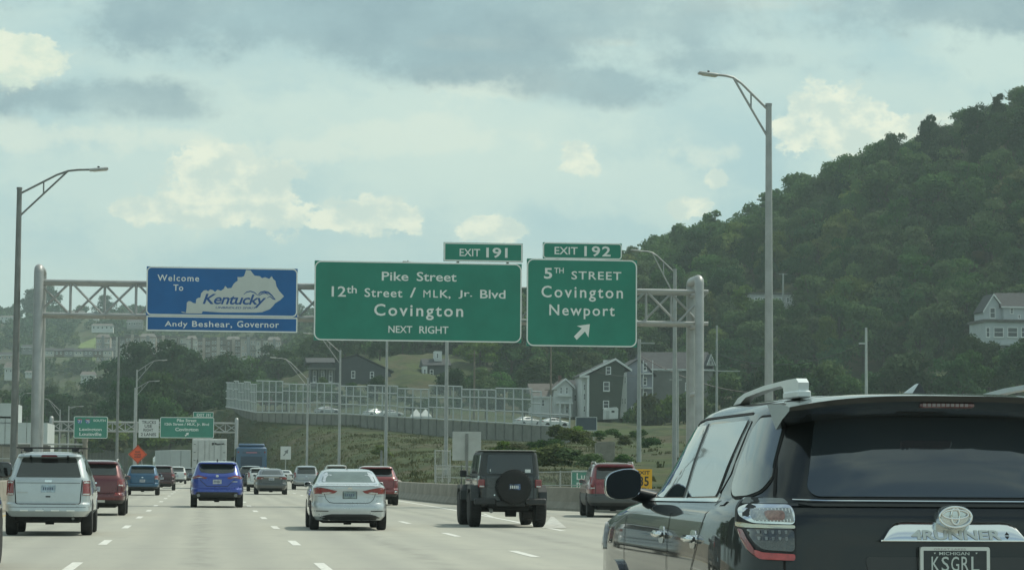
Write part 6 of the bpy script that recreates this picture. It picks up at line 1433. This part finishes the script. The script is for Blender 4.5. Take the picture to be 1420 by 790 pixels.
# spoiler
m = MB(); prof_s = []
xs = np.linspace(-.725, .725, 25); vs_, fs_ = [], []
for x in xs:
    q = abs(x)/.725; e = (1-q**6)**(1/4) if q < 1 else 0; zt_ = 1.778-.055*q**3; back = .02+.10*(q**4); vs_ += [(x, .62+.0*q, zt_+.004), (x, back+.16, zt_-.006), (x, back, zt_-.022), (x, back+.01, zt_-.040-.008*e), (x, back+.16, zt_-.075-.03*e), (x, .42, zt_-.12)]
n = 6
for i in range(len(xs)-1):
    for k in range(n-1): fs_.append((i*n+k, i*n+k+1, (i+1)*n+k+1, (i+1)*n+k))
fs_ += [tuple(range(n-1, -1, -1)), tuple(range((len(xs)-1)*n, len(xs)*n))]
spo = MB().add(vs_, fs_).build('spoiler', HB, H.root, 40)
b3 = H.rear_px(1272, 563, .1); b4 = H.rear_px(1347, 563, .1)
MB().bevbox(b3[0], b4[0], .045, .12, 1.702, 1.728, .008).build('high_brake_light', mat('smoked_red_lens', (.16, .07, .07), .2, 0, 1, var=.4, vscale=40), spo)
for k in range(10): MB().box(b3[0]+.012+k*.0215, b3[0]+.026+k*.0215, .0415, .046, 1.708, 1.722).build('lamp_cell', mat('dull_cell', (.22, .19, .19), .3), spo)
# tail lamps
LAMPD = mat('smoked_lens', (.05, .055, .055), .08, 0, 1, spec=.8, var=.5, vscale=25)
def lamp_cluster(sg):
    T = lambda pts: [(sg*-a, b) for a, b in px(ZH8(pts), .12)]
    root = H.patch('taillight', T([(212, 400), (222, 275), (255, 222), (312, 178), (560, 182), (600, 232), (618, 400), (612, 712), (335, 702), (262, 630), (228, 500)]), BLKP, 'R', .018, .05, .02, step=.03)
    H.patch('upper_cap', T([(300, 180), (556, 184), (590, 228), (262, 232)]), mat('smoke_cap', (.16, .18, .18), .1, 0, 1), 'R', .026, .02, .008, parent=root, step=.03)
    H.patch('reverse_lens_frame', T([(222, 272), (300, 236), (596, 236), (616, 300), (612, 404), (300, 396), (226, 330)]), CHROME, 'R', .024, .02, .02, parent=root, step=.03)
    H.patch('reverse_lens', T([(296, 268), (590, 262), (602, 384), (312, 378)]), mat('ribbed_clear', (.42, .44, .43), .12, .3, 1.0, var=.4, vscale=60), 'R', .034, .012, .012, parent=root, step=.03)
    H.patch('orange_bulb', T([(385, 288), (540, 284), (530, 372), (400, 372)]), mat('amber_glass', (.36, .20, .16), .2, 0, 1, var=.5, vscale=50), 'R', .037, .006, .02, parent=root)
    for k in range(11):
        a = 325+k*25; H.strip('lens_rib', T([(a, 268), (a, 378)]), .004, WHITE, off=.040, parent=root)
    H.patch('chrome_bar', T([(206, 385), (300, 404), (612, 410), (612, 438), (260, 436), (212, 430)]), mat('pale_gold_chrome', (.62, .60, .50), .25, .8), 'R', .030, .02, .008, parent=root, step=.03)
    H.patch('smoked_lens', T([(262, 444), (604, 444), (606, 632), (360, 618), (300, 560)]), LAMPD, 'R', .026, .015, .02, parent=root, step=.03)
    for r_ in range(2):
        for k in range(5): cx_ = 340+k*50; cy_ = 468+r_*54; H.patch('led_cell', T([(cx_-11, cy_-14), (cx_+11, cy_-14), (cx_+8, cy_+16), (cx_-8, cy_+16)]), mat('led_cell', (.30, .32, .32), .3, .3, var=.5, vscale=60), 'R', .030, .004, .003, parent=root)
    H.patch('red_side', T([(222, 446), (248, 452), (262, 530), (300, 612), (300, 668), (262, 622), (234, 540)]), REDL, 'R', .032, .02, .006, parent=root, step=.03)
    H.patch('red_strip', T([(302, 616), (350, 640), (606, 652), (604, 706), (336, 698), (302, 670)]), mat('red_lens_bright', (.50, .05, .05), .15, 0, 1, var=.3, vscale=30), 'R', .032, .02, .01, parent=root, step=.03)
lamp_cluster(1); lamp_cluster(-1)
# chrome garnish: left side traced, mirrored for the right
gy = .05
ga = px(ZP1([(140, 450), (180, 400), (235, 320), (290, 280), (360, 270), (640, 274)]), gy); cxg = px(ZP1([(802, 300)]), gy)[0][0]
zt0 = ga[-1][1]; zb0 = ga[0][1]
half = [(a-cxg, b) for a, b in ga]; top = half+[(-a, b) for a, b in reversed(half)]
GSL = .55
vs_, fs_ = [], []
xs = np.linspace(half[0][0], -half[0][0], 61); hx = [p[0] for p in half]; hz_ = [p[1] for p in half]
for x in xs:
    zt_ = float(np.interp(-abs(x), hx, hz_)); zt_ = max(zt_, zb0+.004); mid = zb0+(zt_-zb0)*.55
    y0_ = H.R(x+cxg, zb0+.03, 0).y
    sl = lambda z: y0_-.050+(z-zb0)*GSL
    vs_ += [(x+cxg, y0_+.02, zt_), (x+cxg, sl(zt_)+.006, zt_-.002), (x+cxg, sl(zt_-.006), zt_-.006), (x+cxg, sl(mid), mid), (x+cxg, sl(zb0+.006), zb0+.006), (x+cxg, y0_-.046, zb0), (x+cxg, y0_+.02, zb0)]
n = 7
for i in range(len(xs)-1):
    for k in range(n-1): fs_.append((i*n+k, i*n+k+1, (i+1)*n+k+1, (i+1)*n+k))
gar = MB().add(vs_, fs_).build('tailgate_trim', CHROME, H.root, 60)
gyy = H.R(cxg, zb0+.03, 0).y
lb = px(ZP1([(415, 435), (1220, 350)]), gy); lt = MB(); put_text(lt, '4RUNNER', lb[0][0], lb[1][0], lb[0][1], lb[1][1]-.001, gyy-.047, bold=.03)
SATC = mat('satin_chrome', (.52, .55, .53), .33, .7)
lt.v = [(x_, gyy-.050+(z_-zb0)*GSL-.004, z_) for x_, y_, z_ in lt.v]; lt.build('lettering', SATC, gar)
lt = MB(); put_text(lt, '4RUNNER', lb[0][0]+.001, lb[1][0]+.001, lb[0][1]-.0015, lb[1][1]-.0025, gyy-.0445, bold=.045); lt.v = [(x_, gyy-.050+(z_-zb0)*GSL-.002, z_) for x_, y_, z_ in lt.v]; lt.build('lettering_shadow', mat('letter_shadow_grey', (.26, .28, .28), .4, .5), gar)  # darker, offset copy behind the letters paints their shadow
for zz, sgn in ((px(ZP1([(1272, 394)]), gy)[0][1], 1), (px(ZP1([(1272, 406)]), gy)[0][1], -1)):
    xx = px(ZP1([(1272, 400)]), gy)[0][0]; mk_ = MB().prism([(xx-.010, zz), (xx+.010, zz), (xx, zz+sgn*.013)], 0, .002); mk_.v = [(a_, gyy-.054+(c_-zb0)*GSL+b_, c_) for a_, b_, c_ in mk_.v]; mk_.build('mark', BLKP, gar)
# emblem: badge pod and three interlocked ovals
ec = px(ZP1([(802, 235)]), gy)[0]; ew = (px(ZP1([(955, 235)]), gy)[0][0]-px(ZP1([(645, 235)]), gy)[0][0])/2; eh = ew*.64
def oval_tube(cx, cz, a, b, r, y, n=32):
    pts = [(cx+a*math.cos(2*math.pi*k/n), y, cz+b*math.sin(2*math.pi*k/n)) for k in range(n+1)]; return pts
pod = MB(); vs_ = []; N_ = 40
for y, s_ in ((gyy+.01, 1.06), (gyy-.040, 1.06), (gyy-.052, .98), (gyy-.050, .88), (gyy-.044, .80), (gyy-.046, .4)):
    for k in range(N_): a = 2*math.pi*k/N_; vs_.append((ec[0]+ew*s_*math.cos(a), y, ec[1]+eh*s_*math.sin(a)))
fs_ = [(i*N_+k, i*N_+(k+1) % N_, (i+1)*N_+(k+1) % N_, (i+1)*N_+k) for i in range(5) for k in range(N_)]+[tuple(range(5*N_, 6*N_))]
emb = MB().add(vs_, fs_).build('emblem', mat('emblem_chrome', (.66, .70, .70), .22, .9), H.root, 40)
for (cx, cz, a, b, r) in ((0, 0, .92, .90, .0052), (0, .24, .74, .40, .0042), (0, .10, .25, .74, .0042)):
    MB().tube(oval_tube(ec[0]+cx, ec[1]+cz*eh, a*ew, b*eh, r, gyy-.052), r*1.25, 8, caps=False).build('oval', CHROME, emb, 60)
# licence plate
pf = px(ZP1([(492, 500), (1115, 500)]), gy); pw = (pf[1][0]-pf[0][0])/2; pcx = (pf[0][0]+pf[1][0])/2; ptz = pf[0][1]; ph = .165; py_ = H.R(0, .9, 0).y-.02
b = MB(); ringband(b, roundrect(pcx-pw, pcx+pw, ptz-ph, ptz, .012), roundrect(pcx-pw+.016, pcx+pw-.016, ptz-ph+.016, ptz-.018, .006), py_-.012); b.build('plate_frame', mat('frame_silver', (.60, .63, .61), .35, .5), H.root)
MB().bevbox(pcx-pw+.002, pcx+pw-.002, py_-.009, py_+.02, ptz-ph+.002, ptz-.002, .002).build('frame_back', mat('frame_silver', (.60, .63, .61), .35, .5), H.root)
plm = MB().box(pcx-pw+.015, pcx+pw-.015, py_-.0125, py_-.009, ptz-ph+.015, ptz-.017).build('licence_plate', mat('plate_dark', (.035, .045, .048), .45, var=.2, vscale=30), H.root)
def ptxt(txt, z1_, mt, par, y=.0145, **kw):
    q = px(ZP1(z1_), gy); lt = MB(); put_text(lt, txt, q[0][0], q[1][0], q[0][1], q[1][1], py_-y, **kw); return lt.build('plate_lettering', mt, par)
PLT = mat('plate_letter_pale', (.50, .56, .54), .5)
ptxt('MICHIGAN', [(660, 574), (930, 546)], PLT, plm); q = px(ZP1([(592, 712), (1022, 586)]), gy)
for ch, a, b_ in (('K', 592, 662), ('S', 682, 748), ('G', 768, 838), ('R', 860, 925), ('L', 948, 1020)): ptxt(ch, [(a, 718), (b_, 588)], PLT, plm, bold=.004)
for a in (612, 985): qq = px(ZP1([(a, 552), (a+20, 552), (a+8, 566)]), gy); MB().prism(qq, py_-.0145, py_-.0128).build('plate_corner_mark', PLT, plm)
ptxt('GREAT LAKES', [(612, 530), (900, 514)], mat('frame_lettering', (.36, .34, .34), .5), plm, .0132)
MB().bevbox(-.36, .36, -.005, .10, .58, .735, .03).build('tow_cover', HB, H.root)
H.strip('bumper_step', [(-.9, .73), (.9, .73)], .012, SEAM, off=.006); MB().bevbox(-.72, .72, .02, .2, .715, .732, .006).build('step_pad', BLKP, H.root)
H.patch('plate_recess', [(-.33, .80), (.33, .80), (.39, 1.03), (-.39, 1.03)], mat('recess_black', (.008, .010, .011), .3, 0, .6), 'R', .004, .01, .03)
# roof rails
RAILM = mat('rail_silver', (.74, .79, .78), .36, .2)
for sg in (-1, 1):
    rp = [(.36, 1.757), (.35, 1.822), (.40, 1.842), (.62, 1.842), (1.15, 1.832), (1.62, 1.810), (1.80, 1.790), (1.93, 1.756), (1.74, 1.760), (1.60, 1.788), (1.15, 1.808), (.74, 1.818), (.69, 1.808), (.66, 1.757)]
    rl = MB().prism(rp, sg*.584, sg*.634, 'X').build('roof_rail', RAILM, H.root, 20)
    m = MB(); m.tube([(sg*.605, .52, 1.822), (sg*.61, 1.2, 1.832), (sg*.61, 2.0, 1.822), (sg*.60, 2.42, 1.79)], [.024, .022, .021, .019], 10); 
    MB().bevbox(sg*.608-.032, sg*.608+.032, .34, .665, 1.752, 1.785, .006).build('rail_foot', RAILM, rl, 20)
# shark fin antenna
f = H.rear_px(1270, 530, 1.0)
m = MB(); vs_ = [(f[0]-.05, .95, 1.768), (f[0]+.05, .95, 1.768), (f[0]-.05, 1.22, 1.772), (f[0]+.05, 1.22, 1.772), (f[0]-.004, .93, 1.845), (f[0]+.004, .93, 1.845), (f[0]+.004, 1.0, 1.842), (f[0]-.004, 1.0, 1.842)]
m.add(vs_, [(0, 4, 5, 1), (1, 5, 6, 3), (3, 6, 7, 2), (2, 7, 4, 0), (4, 7, 6, 5)]).build('shark_fin', mat('fin_grey', (.16, .17, .17), .3, .2, 1), H.root)
# side glass, left and right
SGL = mat('side_glass', (.03, .045, .045), .02, 0, 1, spec=1.0)
for sd in (-1, 1):
    H.patch('side_window', [(2.06, 1.275), (3.02, 1.265), (2.90, 1.42), (2.66, 1.60), (2.50, 1.648), (2.06, 1.655)], SGL, 'S', .006, .02, .03, side=sd, step=.04)
    H.patch('side_window', [(1.14, 1.29), (1.95, 1.277), (1.95, 1.655), (.98, 1.658)], SGL, 'S', .006, .02, .03, side=sd, step=.04)
    H.patch('vent_glass', [(.95, 1.655), (.90, 1.655), (.94, 1.40), (1.08, 1.30)], HB, 'S', .004, .02, .01, side=sd)
    H.strip('window_rubber', [(2.005, 1.27), (2.005, 1.66)], .06, BLKP, 'S', .008, side=sd)
    H.strip('window_rubber', [(1.10, 1.285), (.95, 1.66)], .018, SEAM, 'S', .008, side=sd)
    qw = [(.33, 1.38), (.37, 1.325), (.48, 1.30), (.72, 1.292), (.83, 1.33), (.80, 1.62), (.75, 1.665), (.52, 1.668), (.45, 1.63)]
    H.patch('window_rubber', [(a+(.012 if a > .6 else -.012), b+(.012 if b > 1.5 else -.012)) for a, b in qw], SEAM, 'S', .004, .02, .05, side=sd, step=.04)
    H.patch('quarter_window', qw, SGL, 'S', .008, .02, .05, side=sd, step=.04)
    H.strip('belt_trim', [(1.02, 1.272), (3.10, 1.252)], .016, CHROME, 'S', .010, side=sd)
    H.strip('window_surround', [(3.18, 1.262), (2.96, 1.48), (2.66, 1.66), (2.2, 1.688), (.95, 1.692)], .012, SEAM, 'S', .004, side=sd)
    for q in ([(3.52, .50), (3.52, 1.20)], [(2.02, .52), (2.02, 1.25)], [(1.00, 1.26), (1.12, 1.08), (1.32, .88), (1.36, .52)]): H.strip('door_seam', q, .012, SEAM, 'S', .003, side=sd)
    for hy in (2.22, 1.27):
        p = H.S(hy, 1.075, 0, sd); hd = MB().bevbox(min(p.x, p.x+sd*.045), max(p.x, p.x+sd*.045), hy-.11, hy+.10, 1.06, 1.095, .012).build('door_handle', CHROME, H.root, 60)
        H.patch('handle_cup', [(hy-.09, 1.03), (hy+.07, 1.03), (hy+.07, 1.12), (hy-.09, 1.12)], CHROME, 'S', .004, .01, .04, side=sd); MB().lathe([(-.03*sd, .02), (0, .022)], (p.x+sd*.012, hy-.16, 1.078), 'X', 14).build('handle_button', CHROME, hd)
    H.strip('badge', [(.80, 1.262), (.92, 1.260)], .022, ALU, 'S', .008, side=sd)
    for y in (.98, 3.77):
        ra = .50; H.patch('fender_flare', [(y+ra*math.cos(rad(a)), max(.39+ra*math.sin(rad(a)), .42)) for a in range(-12, 193, 8)], HB, 'S', .028, .05, .01, side=sd, step=.05)
        H.patch('wheel_arch', [(y+(ra-.065)*math.cos(rad(a)), max(.39+(ra-.065)*math.sin(rad(a)), .41)) for a in range(-12, 193, 8)], UNDER, 'S', .031, .02, .01, side=sd, step=.05)
    H.strip('body_crease', [(1.5, .66), (3.4, .66)], .02, SEAM, 'S', .003, side=sd); MB().bevbox(min(sd*.93, sd*1.0), max(sd*.93, sd*1.0), 1.5, 3.3, .36, .42, .015).build('side_step', BLKP, H.root)
H.wheels(.39, .26, (.98, 3.77), -.035, arch=False)
H.underbody(.3, 4.4, .7, .26, .45)
H.patch('windscreen', [(-.72, 1.33), (.72, 1.33), (.62, 1.68), (-.62, 1.68)], GLASS, 'F', .008); H.both('headlight', [(-.93, .88), (-.62, .86), (-.62, 1.02), (-.90, 1.10)], CLRL, face='F', off=.02)
p = H.S(4.55, 1.0, 0, -1); H.patch('headlight_corner', [(4.36, .93), (4.70, .92), (4.68, 1.06), (4.40, 1.10)], CLRL, 'S', .014, .02, .03)
# wing mirrors
for sd in (-1, 1):
    yl = 3.15; w0 = H.rear_px(838, 671, yl); w1 = H.rear_px(888, 671, yl); cx = (w0[0]+w1[0])/2 if sd < 0 else -(w0[0]+w1[0])/2; cz = H.rear_px(865, 671, yl)[1]; sx, sz = (w1[0]-w0[0])/2, .087
    vs_, fs_ = [], []; N1, N2 = 28, 13
    for i in range(N2):
        v = -math.pi/2+math.pi*i/(N2-1)
        for k in range(N1):
            u = 2*math.pi*k/N1; e = .62; sg_ = lambda q: math.copysign(abs(q)**e, q); cu = sg_(math.cos(u))*abs(math.cos(v))**.5; su = sg_(math.sin(u))*abs(math.cos(v))**.5
            tap = 1-.22*(-sd*cu*.5+.0) if False else 1
            vs_.append((cx+sx*cu, yl+(.12 if v > 0 else .035)*math.sin(v), cz+sz*su*(1-.14*max(0, sd*cu))-.01*cu*sd))
    for i in range(N2-1):
        for k in range(N1): j = (k+1) % N1; fs_.append((i*N1+k, i*N1+j, (i+1)*N1+j, (i+1)*N1+k))
    mm = MB().add(vs_, fs_); mm.tube([(sd*.84, yl+.08, 1.25), (cx-sd*sx*.6, yl+.04, cz-.05)], [.045, .04], 10)
    hm_ = mm.build('wing_mirror', HB, H.root, 60)
    gp = []
    for k in range(36):
        u = 2*math.pi*k/36; e = .62; sg_ = lambda q: math.copysign(abs(q)**e, q); cu, su = sg_(math.cos(u)), sg_(math.sin(u)); gp.append((cx+sx*.93*cu, cz+sz*.92*su*(1-.14*max(0, sd*cu))-.01*cu*sd))
    MB().prism(gp, yl-.043, yl-.034).build('mirror_glass', mat('mirror_dark', (.012, .018, .024), .3, 0, 0, spec=.25), hm_)
    rim_ = [(a, yl-.036, b_) for a, b_ in [(cx+(a-cx)*1.04, cz+(b_-cz)*1.05) for a, b_ in gp]]; rim_.append(rim_[0]); MB().tube(rim_, .0035, 5, caps=False).build('mirror_rim', CHROME, hm_)
# ------------------------------------------------------------------ haze
hz = MB().box(-3600, 3600, -300, 3*2300, -1.8, 175).build('haze', None)
tag(hz, kind='stuff'); hm = bpy.data.materials.new('haze'); hm.use_nodes = True; t = NT(hm.node_tree); t.n.clear()
ho = t.add('ShaderNodeOutputMaterial'); pv = t.add('ShaderNodeVolumePrincipled'); pv.inputs['Color'].default_value = (.76, .94, .92, 1); pv.inputs['Density'].default_value = .00023; pv.inputs['Anisotropy'].default_value = .2
t.lk(pv.outputs[0], ho.inputs['Volume']); hz.data.materials.append(hm)
